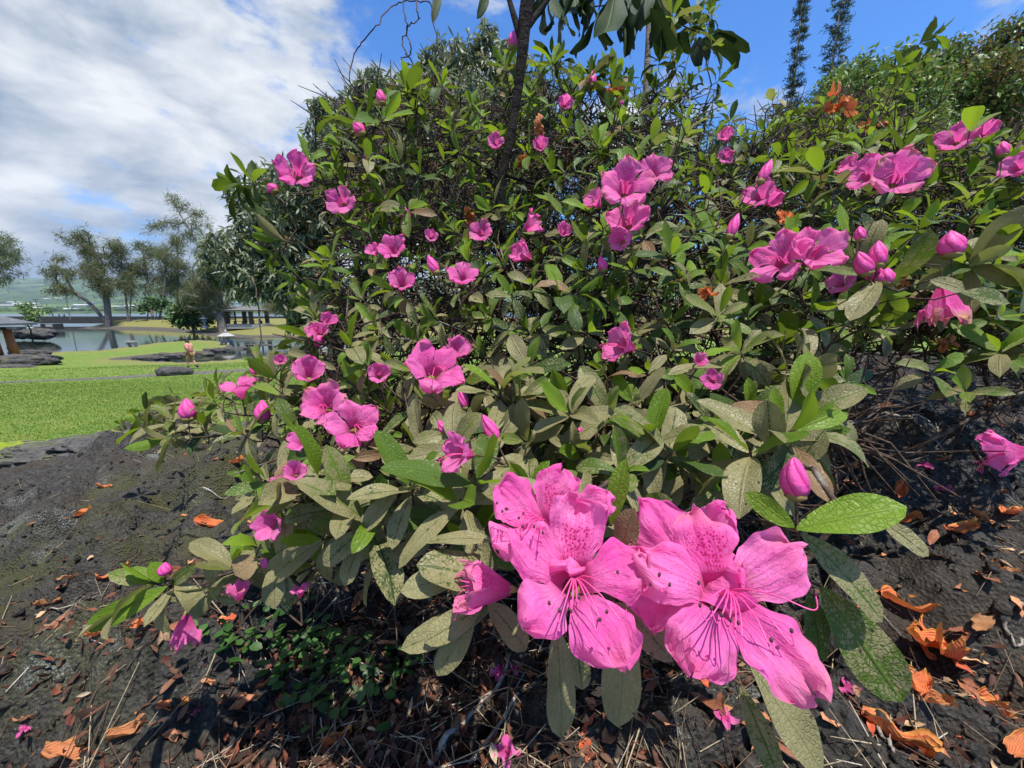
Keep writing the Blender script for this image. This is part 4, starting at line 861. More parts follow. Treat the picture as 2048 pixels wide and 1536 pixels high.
DC0 = np.array([(1250, 1300, .21), (900, 1150, .25), (1750, 1250, .22), (1700, 1030, .22), (1600, 1450, .2), (950, 950, .29), (700, 1000, .33), (620, 980, .34), (550, 1130, .38), (300, 1170, .40),
      (350, 850, .60), (250, 870, .62), (1150, 800, .40), (1500, 870, .34), (1300, 930, .33), (1600, 850, .34), (1450, 700, .44), (1000, 600, .52), (800, 640, .52), (1150, 600, .52), (700, 750, .46), (560, 740, .55),
      (1650, 650, .42), (1900, 500, .44), (1900, 700, .5), (2100, 700, .5), (600, 330, .66), (500, 370, .68), (700, 230, .68), (800, 150, .72), (820, 500, .66), (700, 420, .66), (1250, 350, .56), (1550, 350, .60), (1750, 330, .52), (1950, 280, .56), (2060, 350, .5),
      (1050, 200, .85), (1200, 100, .85), (1350, 50, .95), (1400, 150, 1.0), (1450, 300, .85), (1600, 230, 1.0), (1750, 150, 1.15), (1880, 80, 1.2), (1000, 350, .80), (1000, 450, .72), (1620, 520, .40), (650, 600, .58), (1350, 550, .52), (1250, 470, .52), (2300, 450, .6)])
DC = DC0.copy(); DC[:, 2] *= np.where((DC[:, 0] > 1540) & (DC[:, 1] < 720), 1.3, 1.0)
def depth_at(px, py):
    px = np.asarray(px, float); py = np.asarray(py, float)
    w_ = 1.0/((px[..., None]-DC[:, 0])**2 + (py[..., None]-DC[:, 1])**2 + 900.0)**1.6
    return (w_*DC[:, 2]).sum(-1)/w_.sum(-1)
BUSH_C = np.array([0.45, 1.15, 0.25])
br = np.random.default_rng(21)
RP, RX, RS = [], [], []      # rosette position, axis, leaf length
acc = np.zeros((0, 3))
def try_layer(n, off_lo, off_hi, spacing, tries):
    global acc
    k = 0; PX = br.uniform(200, 2250, tries); PY = br.uniform(-30, 1150, tries); ok = inside(PX, PY)
    thin = ((PX > 1150) & (PX < 1500) & (PY < 330) & (br.uniform(size=tries) < 0.35)) | ((PY > 600) & (PY < 760) & (PX > 1280) & (PX < 1420) & (br.uniform(size=tries) < 0.6))
    PX, PY = PX[ok & ~thin], PY[ok & ~thin]; D0 = depth_at(PX, PY); D = D0*(1+br.normal(0, 0.035, len(PX))) + br.uniform(off_lo, off_hi, len(PX))
    buf = np.full((len(acc)+n, 3), 1e3); buf[:len(acc)] = acc; m = len(acc)
    for px, py, d0, d in zip(PX, PY, D0, D):
        p = P(px, py, d)
        if p[2] < float(mound_base(p[0], p[1])) + 0.07: continue
        sp = spacing*(0.8+0.35*d0/0.5)
        if m and np.min(((buf[:m]-p)**2).sum(1)) < sp*sp: continue
        buf[m] = p; m += 1; RP.append(p)
        a = unit(0.75*unit(p-BUSH_C) + 0.62*np.array([0, 0, 1]) + 0.16*unit(CAM-p) + br.normal(size=3)*0.28); RX.append(a)
        RS.append(np.clip(br.normal(0.0385, 0.006), 0.025, 0.052)*(1.08 if px > 1540 and py < 720 else 1.0)); k += 1
        if k >= n: break
    acc = buf[:m]
# sprigs the photograph shows standing out of the outline: (px, py, depth, axis towards px,py offset, leaf length)
SPRIG = [(285, 850, .60, (-70, -25), .044), (345, 838, .58, (-10, -40), .042), (330, 880, .56, (-60, 30), .044), (410, 850, .58, (-10, -30), .04), (475, 372, .68, (-60, -18), .05), (505, 360, .67, (-10, -40), .045), (560, 480, .66, (-50, -10), .05), (540, 505, .67, (-50, 15), .04),
         (590, 560, .62, (-40, 5), .04), (815, 175, .70, (5, -50), .052), (885, 170, .72, (5, -45), .045), (720, 245, .66, (-30, -30), .055), (770, 235, .66, (30, -40), .055), (620, 320, .66, (20, -35), .042), (735, 320, .64, (5, -40), .055), (1010, 135, .85, (-10, -40), .045),
         (1105, 125, .82, (0, -45), .05), (1180, 150, .8, (0, -50), .055), (1225, 165, .8, (20, -40), .05), (1345, 30, .9, (10, -45), .05), (1385, 45, .95, (20, -40), .045), (1410, 5, .95, (15, -40), .04), (1425, 90, 1.0, (30, -30), .04), (1440, 160, 1.0, (40, -25), .045), (1430, 205, 1.0, (40, -5), .042),
         (1460, 240, .9, (10, -30), .042), (1545, 200, 1.05, (-5, -40), .045), (1845, 85, 1.2, (40, -25), .06), (1800, 130, 1.15, (30, -30), .05), (1870, 70, 1.2, (40, -10), .055), (1400, 60, 1.0, (25, -25), .04),
         (600, 985, .335, (-20, -60), .058), (575, 1000, .33, (-55, -10), .055), (640, 950, .34, (20, -45), .05), (700, 1010, .33, (0, -40), .052), (745, 1040, .32, (30, -40), .05), (540, 1120, .37, (-30, -30), .04), (520, 1090, .37, (20, -50), .042), (300, 1165, .38, (-60, -15), .05), (345, 1160, .38, (-10, -40), .04), (410, 1185, .38, (-20, 20), .034), (470, 1130, .38, (-10, -40), .04),
         (560, 790, .5, (-40, -40), .05), (700, 690, .48, (-20, -50), .05), (1000, 780, .40, (-5, -60), .055), (1040, 800, .40, (40, -30), .055), (1180, 660, .5, (30, -40), .045), (1300, 880, .34, (-5, -50), .05), (1345, 900, .33, (30, -40), .05), (1560, 870, .33, (10, -60), .056), (1500, 900, .32, (-10, -60), .055), (1590, 860, .33, (50, -20), .055), (1480, 700, .43, (-20, -45), .05), (1560, 690, .42, (30, -45), .055), (1600, 740, .40, (70, 0), .058),
         (920, 1000, .29, (-30, -40), .05), (960, 960, .29, (20, -50), .052), (820, 970, .31, (-10, -50), .05), (870, 640, .52, (-40, -15), .05), (1120, 590, .5, (0, -45), .05), (1160, 585, .5, (40, -20), .05), (1960, 520, .42, (40, -35), .06), (1930, 530, .42, (-40, 0), .05), (2000, 700, .45, (-10, -45), .05), (1690, 360, .5, (0, -50), .05), (1640, 340, .52, (-5, -50), .045), (1940, 260, .52, (10, -45), .05), (1730, 560, .4, (-40, 30), .055), (1780, 570, .4, (10, 40), .05), (1930, 780, .5, (-10, -30), .035), (1870, 740, .52, (20, -10), .04)]
for px, py, d, (ox, oy), L_ in SPRIG:
    if px > 1540 and py < 720 and d < .95: d *= 1.3; L_ *= 1.22
    p = P(px, py, d); a = unit(P(px+ox, py+oy, d-0.012)-p); RP.append(p); RX.append(a); RS.append(L_); acc = np.vstack([acc, p])
n_front = None
try_layer(680, 0.0, 0.05, 0.041, 9000); n_front = len(RP)
try_layer(250, 0.08, 0.22, 0.065, 6000)
try_layer(280, 0.20, 0.48, 0.075, 6000)
try_layer(380, 0.42, 0.95, 0.075, 6000)
RP = np.array(RP); RX = np.array(RX); RS = np.array(RS); NR = len(RP)
bx_, by_, bd_ = proj(RP)
# how eaten the foliage is: strongest low in front, young growth at the tips of the upper shoots
eaten = np.clip(0.26 + 0.40*sstep(by_, 420, 850) + br.normal(0, 0.2, NR), 0, 0.88); young = np.clip(0.36 - 0.14*sstep(by_, 450, 850) + br.normal(0, 0.22, NR), 0, 1)
LO, LD, LN, LL, LWd, LC, LB, LF, LR = [], [], [], [], [], [], [], [], []
for i in range(NR):
    a = RX[i]; e1 = unit(np.cross(a, [0.2, 0.3, 0.93])); e2 = np.cross(a, e1); k = br.integers(6, 10); ph = br.uniform(0, 6.28)
    for j in range(k):
        u = j/(k-1); psi = math.radians(18 + 78*u**0.8 + br.normal(0, 9)); phi = ph + j*2.399 + br.normal(0, 0.2)
        rad = math.cos(phi)*e1 + math.sin(phi)*e2; d = math.cos(psi)*a + math.sin(psi)*rad; n = unit(a - (a @ d)*d + 1e-4*rad) if psi > 0.1 else -rad
        d = unit(d + np.array([0, 0, -0.16*u])); L_ = RS[i]*(0.50+0.68*math.sin(0.5+u*2.0))*br.uniform(0.72, 1.18)
        LO.append(RP[i] - a*0.012*u + rad*0.002); LD.append(d); LN.append(n); LL.append(L_); LWd.append(L_*br.uniform(0.31, 0.42)); LR.append(i)
        yg = np.clip(young[i] + (0.60 if u < 0.3 else (-0.25 if u > 0.6 else 0)) + br.normal(0, 0.1), 0, 1); et = np.clip(eaten[i] + (-0.35 if u < 0.25 else 0.10*u) + br.normal(0, 0.18), 0, 0.88)
        if u > 0.6 and br.uniform() < 0.05: et = 1.0
        LC.append((br.uniform(), et, yg)); LB.append(br.normal(0.40, 0.45)+0.5*u); LF.append(br.uniform(0.05, 0.55))
# single leaves round the big blossoms, read off one by one: base, tip, depths, width in pixels, eaten, young, bend
HERO = [((1592, 1058), (1812, 1012), .205, .19, 88, .05, 1.0, .3), ((1590, 1056), (1492, 985), .205, .21, 46, .1, .9, .2), ((1600, 1065), (1768, 1242), .21, .20, 78, .62, .25, .5), ((1640, 1172), (1806, 1406), .215, .205, 112, .48, .18, .2), ((1615, 1180), (1640, 1330), .22, .215, 60, .4, .2, .3),
        ((1112, 1250), (1122, 1476), .20, .20, 76, .80, .1, .2), ((1248, 1232), (1236, 1456), .215, .215, 86, .84, .05, .2), ((1232, 1205), (1344, 1320), .20, .185, 76, .78, .1, .4), ((1238, 1130), (1268, 1018), .215, .205, 66, .92, .0, .3), ((1222, 1050), (1252, 918), .23, .225, 46, .15, .85, .25), ((1215, 1050), (1205, 985), .235, .235, 30, .2, .8, .2),
        ((1000, 1085), (850, 1082), .24, .235, 44, .75, .1, .5), ((985, 1160), (835, 1128), .235, .225, 92, .66, .15, .3), ((940, 1150), (802, 1182), .235, .225, 62, .74, .1, .35), ((985, 1215), (802, 1298), .23, .22, 62, .78, .1, .3), ((965, 1215), (848, 1284), .225, .215, 60, .74, .12, .2), ((950, 1225), (874, 1352), .225, .22, 58, .80, .1, .25), ((975, 1205), (1052, 1300), .225, .215, 66, .78, .1, .4), ((960, 1100), (905, 1190), .25, .24, 50, .7, .1, .3),
        ((1500, 1330), (1650, 1548), .20, .19, 96, .82, .1, .3), ((1480, 1370), (1560, 1560), .21, .205, 54, .6, .2, .3), ((1760, 1040), (1858, 1112), .23, .22, 46, .65, .1, .3), ((1150, 1270), (1165, 1380), .22, .22, 50, .7, .1, .2), ((1330, 1200), (1300, 1290), .225, .22, 50, .6, .2, .2),
        ((335, 1172), (168, 1260), .38, .36, 48, .2, .85, .45), ((320, 1168), (250, 1140), .385, .38, 34, .2, .8, .3), ((330, 1165), (300, 1125), .385, .38, 36, .15, .9, .2), ((340, 1170), (390, 1130), .385, .375, 30, .5, .4, .4), ((545, 1130), (548, 1216), .36, .35, 48, .84, .0, .6), ((515, 1115), (470, 1150), .36, .35, 62, .97, .0, .3), ((560, 1120), (575, 1030), .36, .35, 40, .8, .1, .3),
        ((720, 1090), (688, 1172), .33, .32, 44, .78, .1, .5), ((760, 1040), (726, 1060), .32, .31, 60, .6, .2, .5), ((800, 975), (725, 1062), .315, .30, 44, .78, .1, .5), ((1595, 930), (1650, 860), .32, .31, 66, .66, .1, .3), ((1545, 900), (1535, 800), .325, .32, 66, .72, .1, .2), ((1450, 735), (1340, 745), .43, .41, 36, .7, .1, .6), ((1560, 745), (1690, 760), .41, .40, 34, .6, .15, .4), ((1560, 765), (1670, 812), .41, .40, 32, .55, .1, .4),
        ((1920, 585), (2020, 605), .42, .41, 44, .5, .2, .4), ((1760, 560), (1700, 640), .40, .39, 50, .76, .05, .3), ((1860, 560), (1930, 580), .40, .39, 38, .7, .1, .3)]
for (b0, b1), (t0, t1), d0, d1, wpx, et, yg, bn in HERO:
    a = P(b0, b1, d0); b = P(t0, t1, d1); d = b-a; L_ = np.linalg.norm(d); d = d/L_; n = unit(0.55*np.array([0, 0, 1.0]) + 0.75*unit(CAM-a) + 0.25*br.normal(size=3))
    n = unit(n-(n @ d)*d); d = unit(d + n*bn*0.45)
    LO.append(a); LD.append(d); LN.append(n); LL.append(L_*(1+bn*bn*0.12)); LWd.append(0.88*wpx*(d0+d1)/2/F); LC.append((br.uniform(), et, yg)); LB.append(bn); LF.append(0.18); LR.append(-1)
LO, LD, LN, LL, LWd, LC, LB, LF = map(np.array, (LO, LD, LN, LL, LWd, LC, LB, LF)); LR = np.array(LR)

bush = empty('azalea_bush', (0.45, 1.0, 0.05)); tag(bush, 'large azalea bush with pink blossoms and mottled green leaves, spreading over the lava ground', 'azalea bush')
# ------------------------------------------------------------------ blossoms
def face_dir(p, yaw, pitch):
    """unit vector from p towards the camera, turned yaw degrees towards picture right and pitch degrees up"""
    f = unit(CAM-p); r_ = unit(np.cross([0, 0, 1.0], f)); u_ = np.cross(f, r_); y_, q_ = math.radians(yaw), math.radians(pitch)
    return unit(math.cos(q_)*(math.cos(y_)*f + math.sin(y_)*r_) + math.sin(q_)*u_)
def petal_grid(R, nu, nv, r, ruffle, open_=1.0, recurve=0.0, Wf=1.0):
    v = np.linspace(0, 1, nv); s = np.linspace(-1, 1, nu); t_ = np.clip((v-0.3)/0.7, 0, 1); tb = np.clip(v/0.3, 0, 1)
    rad = np.where(v < 0.3, 0.09*R + 0.16*R*tb, 0.25*R + (0.75*R)*t_*open_); h = np.where(v < 0.3, -0.62*R + 0.42*R*tb, -0.20*R + 0.30*R*np.sin(t_*1.45)*(1.5-0.5*open_) + (1-open_)*0.55*R*t_ - recurve*R*t_**2.2)
    Wm = 0.44*R*Wf; hw = np.where(v < 0.3, rad*0.80, (0.20*R + (Wm-0.20*R)*sstep(t_, 0, 0.55))*np.sqrt(np.maximum(1-t_**4.5, 0)) + 0.004*R)
    S, T = np.meshgrid(s, t_); lat = hw[:, None]*S; H = np.repeat(h[:, None], nu, 1); Rr = np.repeat(rad[:, None], nu, 1)
    p1, p2, p3, p4_, p5, p6 = r.uniform(0, 6.28, 6); am = ruffle*R; E_ = np.abs(S)**1.6
    H = H + am*1.5*E_*T*np.sin(T*7.5+p1+np.sign(S)*(1.3+p5)) + 0.8*am*E_*T**2*np.sin(T*17+p6*np.sign(S)+S*3)      # wavy rims
    H = H + am*T*(0.75*np.sin(S*3.6+p2+T*1.5) + 0.40*np.sin(S*8.5+p4_+T*2.0) + 0.18*np.sin(S*17+p3+T*3)) + 0.5*am*T*np.sin(T*8+p3)*np.cos(S*2+p2)   # lengthwise folds
    H = H - 0.06*R*np.exp(-(S*5)**2)*T*(1-T)*3 - (0.10+0.10*np.sin(p5))*R*(S**2)*T*(1-0.3*T)
    Rr = Rr - 0.05*R*T*np.abs(S)**3 + R*T**4*(0.030*np.sin(S*6+p2) + 0.022*np.sin(S*13+p4_) - 0.05*np.exp(-(S*4+np.sin(p6)*.6)**2))
    lat = lat*(1+0.07*np.sin(T*6.5+p3)+0.03*np.sin(T*19+p1)) + 0.05*R*T*np.sin(p6)*T
    uv = np.stack([S*0.5+0.5, np.repeat(v[:, None], nu, 1)], -1).reshape(-1, 2)
    i = np.arange(nv-1)[:, None]*nu + np.arange(nu-1)[None]; f = np.stack([i, i+1, i+nu+1, i+nu], -1).reshape(-1, 4)
    return Rr, lat, H, uv, f
FLOWER_PTS, FLOWER_AX, FLOWER_DISC = [], [], []
def flower(px, py, diam, d=None, yaw=0, pitch=15, roll=0, open_=0.95, seed=0, faded=0.0, hang=False, ruffle=0.075, recurve=0.05, label=None, stam=True, lobes=None, petal_len=None):
    r = np.random.default_rng(1000+seed); d = d or 0.072*F/diam; R = diam*d/F/2*1.06; c = P(px, py, d); ax = face_dir(c, yaw, pitch) if not hang else unit(np.array([0.05*r.normal(), -0.25, -1.0]))
    up0 = np.array([0, 0, 1.0]) if not hang else np.array([0, -1.0, 0.1]); u_ = unit(up0-(up0 @ ax)*ax); s_ = np.cross(u_, ax); rr = math.radians(roll); u_, s_ = u_*math.cos(rr)+s_*math.sin(rr), s_*math.cos(rr)-u_*math.sin(rr)
    hi = diam > 200; mdm = diam > 85; nu, nv = (25, 30) if hi else ((13, 16) if mdm else (9, 10))
    back = c - ax*0.62*R
    v, f = tube([back-ax*0.18*R, back-ax*0.06*R, back+ax*0.10*R], [0.035*R, 0.085*R, 0.12*R], 8)
    fl = mesh_obj('flower', v, f, 'calyx', bush, loc=tuple(back))
    if label: fl['label'] = label
    for k in range(5):
        if lobes is not None and k not in lobes: continue
        phi = math.radians(90+72*k+r.normal(0, 4)); rd = math.cos(phi)*s_ + math.sin(phi)*u_; tg = np.cross(ax, rd)
        op = np.clip(open_+r.normal(0, 0.05), 0.1, 1.15); sc = r.uniform(0.94, 1.06)*((petal_len or {}).get(k, 1.0))
        Rr, lat, H, uv, ff = petal_grid(R*sc, nu, nv, r, ruffle*(1.5 if hang else 1), op, recurve+r.normal(0, 0.03), 0.72 if hang else (0.89 if hi else 0.90))
        off = (0.006 if k in (1, 4) else (0.0 if k == 0 else -0.006))*R*2
        vv = c + Rr[..., None]*rd + lat[..., None]*tg + (H+off)[..., None]*ax
        bl = (1.0, 0.42, 0.0, 0.0, 0.42)[k]
        mesh_obj('petal', vv.reshape(-1, 3), ff, 'azalea_petal', fl, uv=uv, col=np.tile([r.uniform(), bl, np.clip(faded*r.uniform(0.6, 1.3), 0, 1)], (nu*nv, 1)))
    if stam and (mdm or hi):
        n = 9 if hi else 6
        for j in range(n):
            a = math.radians(r.uniform(-150, -28) if j < n-2 else r.uniform(-150, -30)); rd = math.cos(a)*s_ + math.sin(a)*u_; ln = R*r.uniform(0.55, 0.92)*(1.15 if j == n-1 else 1)
            p0 = c - ax*0.5*R; p1 = c + ax*0.10*R + rd*0.08*R; p2 = c + ax*0.42*R*(0.6+ln/R*0.5) + rd*0.42*ln; p3 = c + ax*0.50*R + rd*0.80*ln + u_*0.02*R; p4_ = p3 + u_*0.16*R + rd*0.06*R + ax*0.06*R
            pt = smooth_path([p0, p1, p2, p3, p4_], 6 if hi else 3); rad_ = np.linspace(0.0095, 0.006, len(pt))*R
            sm = MB().tube(pt, rad_, 6 if hi else 4); so_ = sm.build('stamen', 'stamen', fl, smooth=True)
            if hi:
                av = MB().lathe((0, 0, 0), [(0.006*R, -0.026*R), (0.016*R, -0.014*R), (0.016*R, 0.014*R), (0.006*R, 0.026*R)], 7); av.v = [tuple(np.asarray(q)+p4_) for q in av.v]; av.build('anther', 'anther', fl, smooth=True)
    FLOWER_DISC.append((c, R, ax)); FLOWER_PTS.append(back-ax*0.16*R); FLOWER_AX.append(ax); return fl
# the big cluster in front
flower(1455, 1175, 335, .160, yaw=12, pitch=20, roll=-8, seed=1, ruffle=0.125, open_=1.04, faded=0.25, label='fully open blossom in front with long curved stamens', petal_len={3: 1.08, 2: 1.0})
flower(1148, 1150, 310, .172, yaw=4, pitch=18, roll=8, seed=2, ruffle=0.125, open_=1.0, faded=0.10, label='big ruffled blossom beside the hanging beige leaves', petal_len={2: 0.95, 3: 1.02})
flower(1092, 1040, 265, .205, yaw=-10, pitch=34, roll=-6, seed=3, ruffle=0.105, open_=0.85)
flower(1352, 1115, 290, .190, yaw=-30, pitch=24, roll=6, seed=4, ruffle=0.10, open_=0.96)
flower(968, 1170, 170, .215, yaw=-75, pitch=10, roll=30, seed=5, open_=0.35, faded=0.5, ruffle=0.09)
FL = [  # px, py, diameter, yaw, pitch, open, roll
 (915, 905, 105, -50, 0, .75, 0), (868, 735, 132, 10, 25, .92, -10), (912, 700, 80, 40, 30, .7, 20), (648, 808, 105, -25, 15, .75, 0), (708, 848, 112, 5, 12, .97, 5), (592, 342, 92, 0, 8, .95, 0), (682, 402, 66, -20, -5, .8, 10),
 (785, 495, 72, -20, 15, .9, -15), (803, 562, 72, -10, 20, .92, 0), (925, 548, 74, 5, 30, .85, 0), (962, 463, 56, 0, 10, .95, 0), (1066, 447, 66, 75, 10, .85, 0), (1043, 506, 68, -60, 5, .45, 0), (1252, 368, 122, -5, 18, .95, 0), (1256, 437, 105, -10, 12, .92, 12),
 (1310, 338, 78, 25, 25, .85, 0), (1518, 388, 78, -30, 15, .85, 0), (1800, 350, 124, 20, 10, .85, 0), (1735, 345, 90, -40, 15, .8, 0), (1912, 276, 70, -10, 10, .9, 0), (1972, 262, 54, 20, 10, .7, 0), (1560, 515, 118, -35, 10, .95, 10), (1635, 498, 122, 30, 18, .95, -12),
 (1240, 688, 104, -45, 5, .95, 0), (640, 662, 52, -20, 20, .5, 0), (478, 772, 78, -10, 62, .9, 0), (618, 745, 80, -5, 25, .8, 0), (560, 720, 34, 0, 10, .6, 0), (540, 1050, 78, -30, -10, .8, 0), (590, 945, 60, -10, 10, .8, 0), (600, 882, 60, -20, 20, .8, 0), (478, 1182, 62, 0, 50, .6, 0),
 (758, 748, 62, 0, 10, .8, 0), (1128, 462, 44, 30, 10, .6, 0), (862, 472, 36, 0, 0, .7, 0), (1082, 290, 46, 0, 10, .7, 0), (992, 284, 42, -20, 10, .7, 0), (1130, 206, 42, 10, 0, .7, 0), (1452, 272, 44, 0, 20, .7, 0), (1452, 312, 36, 10, -10, .8, 0), (2034, 332, 60, -20, 10, .9, 0),
 (1400, 720, 44, 20, 20, .8, 0), (1425, 760, 50, -10, 0, .8, 0), (1240, 480, 60, -20, -10, .8, 0), (655, 640, 48, 30, 20, .7, 0), (625, 660, 40, -30, 10, .7, 0), (1700, 330, 60, -60, 20, .6, 0), (1545, 400, 60, 20, 0, .6, 0), (1680, 565, 60, -20, 0, .8, 0), (600, 1180, 44, 0, 60, .8, 0), (560, 965, 44, 0, 30, .8, 0), (745, 500, 40, -30, 20, .7, 0), (1190, 400, 60, -50, 20, .7, 0)]
for i, (px, py, dm, yw, pt, op, rl) in enumerate(FL): flower(px, py, dm, min(0.072*F/dm, float(depth_at(px, py))-0.03) if dm > 60 else float(depth_at(px, py))-0.04, yw+(i*37 % 23)-11, pt+10+14*(py < 600), rl+(i*53 % 41)-20, op-0.10*((i*7) % 3), seed=20+i, faded=(0.0, 0.15, 0.0, 0.55, 0.1, 0.0, 0.35)[i % 7])
flower(370, 1262, 95, .42, hang=True, open_=0.30, seed=91, faded=0.8, ruffle=0.09, label='wilted blossom hanging below the lowest sprig', stam=False)
flower(1886, 612, 122, .52, hang=True, open_=0.42, seed=92, faded=1.0, ruffle=0.09, label='wilted bell shaped blossom with browned rim', stam=False)
flower(2010, 905, 120, .42, yaw=-70, pitch=-15, open_=0.6, seed=93, faded=0.1)

def bud(px, py, lpx, d=None, tilt=(0, -1), fat=0.36):
    d = d or float(depth_at(px, py))-0.012; c = P(px, py, d); L_ = lpx*d/F; a = unit(P(px+40*tilt[0], py+40*tilt[1], d)-c); e1 = unit(np.cross(a, [0.1, 0.9, 0.3])); e2 = np.cross(a, e1)
    n, m = 15, 9; vs = []; us_ = []
    for j in range(m):
        t_ = j/(m-1); rr = fat*L_*0.5*(math.sin(math.pi*(0.06+0.94*t_)**0.75))**0.8 + 0.0004
        for i in range(n):
            an = 2*math.pi*i/n; q = rr*(1+0.13*math.cos(5*an+t_*4.0)+0.04*math.sin(13*t_+3*an)); vs.append(c + a*(t_-0.4)*L_ + q*(math.cos(an)*e1+math.sin(an)*e2)); us_.append((i/n, t_))
    fs = [(j*n+i, j*n+(i+1) % n, (j+1)*n+(i+1) % n, (j+1)*n+i) for j in range(m-1) for i in range(n)]
    o = mesh_obj('bud', np.array(vs), fs, 'bud', bush, uv=np.array(us_), loc=tuple(c))
    v, f = tube([c-a*0.52*L_, c-a*0.40*L_, c-a*0.28*L_], [0.06*L_, 0.16*L_*fat/0.36, 0.13*L_*fat/0.36], 7); mesh_obj('sepal', v, f, 'calyx', o)
    FLOWER_PTS.append(c-a*0.52*L_); FLOWER_AX.append(a)
for q in [(375, 822, 44, .55, (-.1, -1), .62), (525, 826, 44, .5, (0, -1), .62), (762, 196, 30, .69, (-.2, -1), .55), (718, 258, 34, .65, (-.6, -1), .6), (982, 862, 62, .33, (-.5, -1), .42), (900, 850, 36, .35, (-.2, -1), .5), (885, 856, 30, .35, (-.5, -1), .5), (926, 800, 44, .41, (-.3, -1), .4), (866, 532, 40, .56, (-.5, -1), .45),
          (1466, 455, 52, .5, (.4, -1), .36), (1530, 346, 52, .55, (.5, -1), .36), (1903, 492, 52, .42, (0, -1), .75), (1590, 962, 80, .215, (-.05, -1), .58), (1160, 860, 16, .39, (0, -1), .9), (1185, 160, 34, .82, (.1, -1), .45), (1026, 82, 36, .84, (.1, -1), .55), (852, 424, 20, .7, (.1, -1), .7), (811, 430, 26, .69, (0, -1), .8),
          (1755, 512, 52, .40, (.1, -1), .55), (1728, 530, 48, .40, (-.4, -1), .6), (1770, 555, 34, .40, (.3, -1), .8), (1745, 545, 40, .41, (-.8, -.6), .7), (1720, 470, 30, .45, (0, -1), .6), (510, 740, 26, .54, (0, -1), .6), (638, 680, 26, .55, (-.2, .6), .8), (735, 315, 22, .65, (0, -1), .7), (795, 940, 16, .33, (0, -1), .9), (545, 378, 22, .67, (-.5, -.6), .9), (1205, 530, 30, .5, (-.3, -1), .6), (330, 1140, 26, .38, (0, -1), .8), (535, 1125, 24, .365, (0, -1), .9), (1240, 205, 22, .8, (0, -1), .6), (2005, 300, 30, .5, (.1, -1), .6)]:
    bud(*q)

# no leaf stands in front of a blossom's face
tipsL = LO + LD*LL[:, None]*0.9; cut = np.zeros(len(LO), bool)
for c_, R_, ax_ in FLOWER_DISC:
    fx, fy, fd = proj(c_); rp = R_*F/fd
    for q_ in (LO+LD*LL[:, None]*0.45, tipsL):
        qx, qy, qd = proj(q_); cut |= (np.hypot(qx-fx, qy-fy) < rp*0.80) & (qd < fd+0.02) & (qd > 0.02)
sv_ = np.array(sun_vec)
for c_, R_, ax_ in FLOWER_DISC:      # nor in its sunlight: blossoms sit at the skin of the bush
    q_ = LO+LD*LL[:, None]*0.5-c_; al = q_ @ sv_; cut |= (al > 0.004) & (al < 0.30) & (np.linalg.norm(q_-al[:, None]*sv_, axis=1) < R_*0.95)
cut &= (LR >= 0); kp = ~cut; LO, LD, LN, LL, LWd, LC, LB, LF, LR = [q_[kp] for q_ in (LO, LD, LN, LL, LWd, LC, LB, LF, LR)]
# the 300 leaves that show largest are parts of their own
lx, ly, ldp = proj(LO + LD*LL[:, None]*0.5)
size = LL/ldp * np.where((lx > -30) & (lx < 2080) & (ly > -30) & (ly < 1570), 1, 0) * np.where((LR >= 0) & (LR >= n_front), 0.4, 1.0)
big = np.argsort(-size)[:300]; rest = np.setdiff1d(np.arange(len(LO)), big)
for i in big:
    s_ = slice(i, i+1); v, f, uv, c = leaves(LO[s_], LD[s_], LN[s_], LL[s_], LWd[s_], LB[s_], LF[s_], 0.16, 12, 7, LC[s_], (0.84, 0.62), seed=int(i))
    mesh_obj('leaf', v, f, 'azalea_leaf', bush, uv=uv, col=c)
mids = rest[ldp[rest] < 0.9]; fars = rest[ldp[rest] >= 0.9]; vs, fs, us_, cs = [], [], [], []; base_i = 0
for idx, nr_, nc_ in ((mids, 6, 5), (fars, 4, 3)):
    v, f, uv, c = leaves(LO[idx], LD[idx], LN[idx], LL[idx], LWd[idx], LB[idx], LF[idx], 0.14, nr_, nc_, LC[idx], (0.84, 0.62), seed=5); vs.append(v); fs.append(f+base_i); us_.append(uv); cs.append(c); base_i += len(v)
o = mesh_obj('foliage', np.vstack(vs), np.vstack(fs), 'azalea_leaf', bush, uv=np.vstack(us_), col=np.vstack(cs)); tag(o, kind='stuff')

# ------------------------------------------------------------------ branches
def gz(x_, y_): return float(ground_z(np.array([x_]), np.array([y_]))[0])
roots = []
for (rx, ry), mids_ in (((0.30, 0.95), [(-.05, .0, .25), (-.1, -.05, .45)]), ((0.10, 0.88), [(-.12, -.06, .16), (-.30, -.1, .26)]), ((0.55, 1.0), [(.02, .03, .3), (.1, .08, .6)]), ((0.85, 0.95), [(.12, -.05, .18), (.3, -.1, .34)]), ((0.45, 0.75), [(-.02, -.12, .10), (-.06, -.25, .16)]), ((0.0, 1.05), [(-.1, .05, .3), (-.16, .05, .55)])):
    b = np.array([rx, ry, gz(rx, ry)-0.02]); roots.append(smooth_path([b]+[b+np.array(m_) for m_ in mids_], 4))
sel = br.permutation(NR); tips = np.vstack([RP, np.array(FLOWER_PTS), np.array([LO[LR < 0][i] for i in range(0, (LR < 0).sum())])])
hx_ = np.tile(unit(np.array([0.15, -0.75, 0.25])), ((LR < 0).sum(), 1)); axes = np.vstack([RX, np.array(FLOWER_AX), hx_])
A, par, tid = grow(tips, roots, 0.30, 0.16, 0.035, axes=axes, alen=0.022, seed=4)
v, f = skeleton_mesh(A, par, 0.0008, 0.40, 0.013, 5)
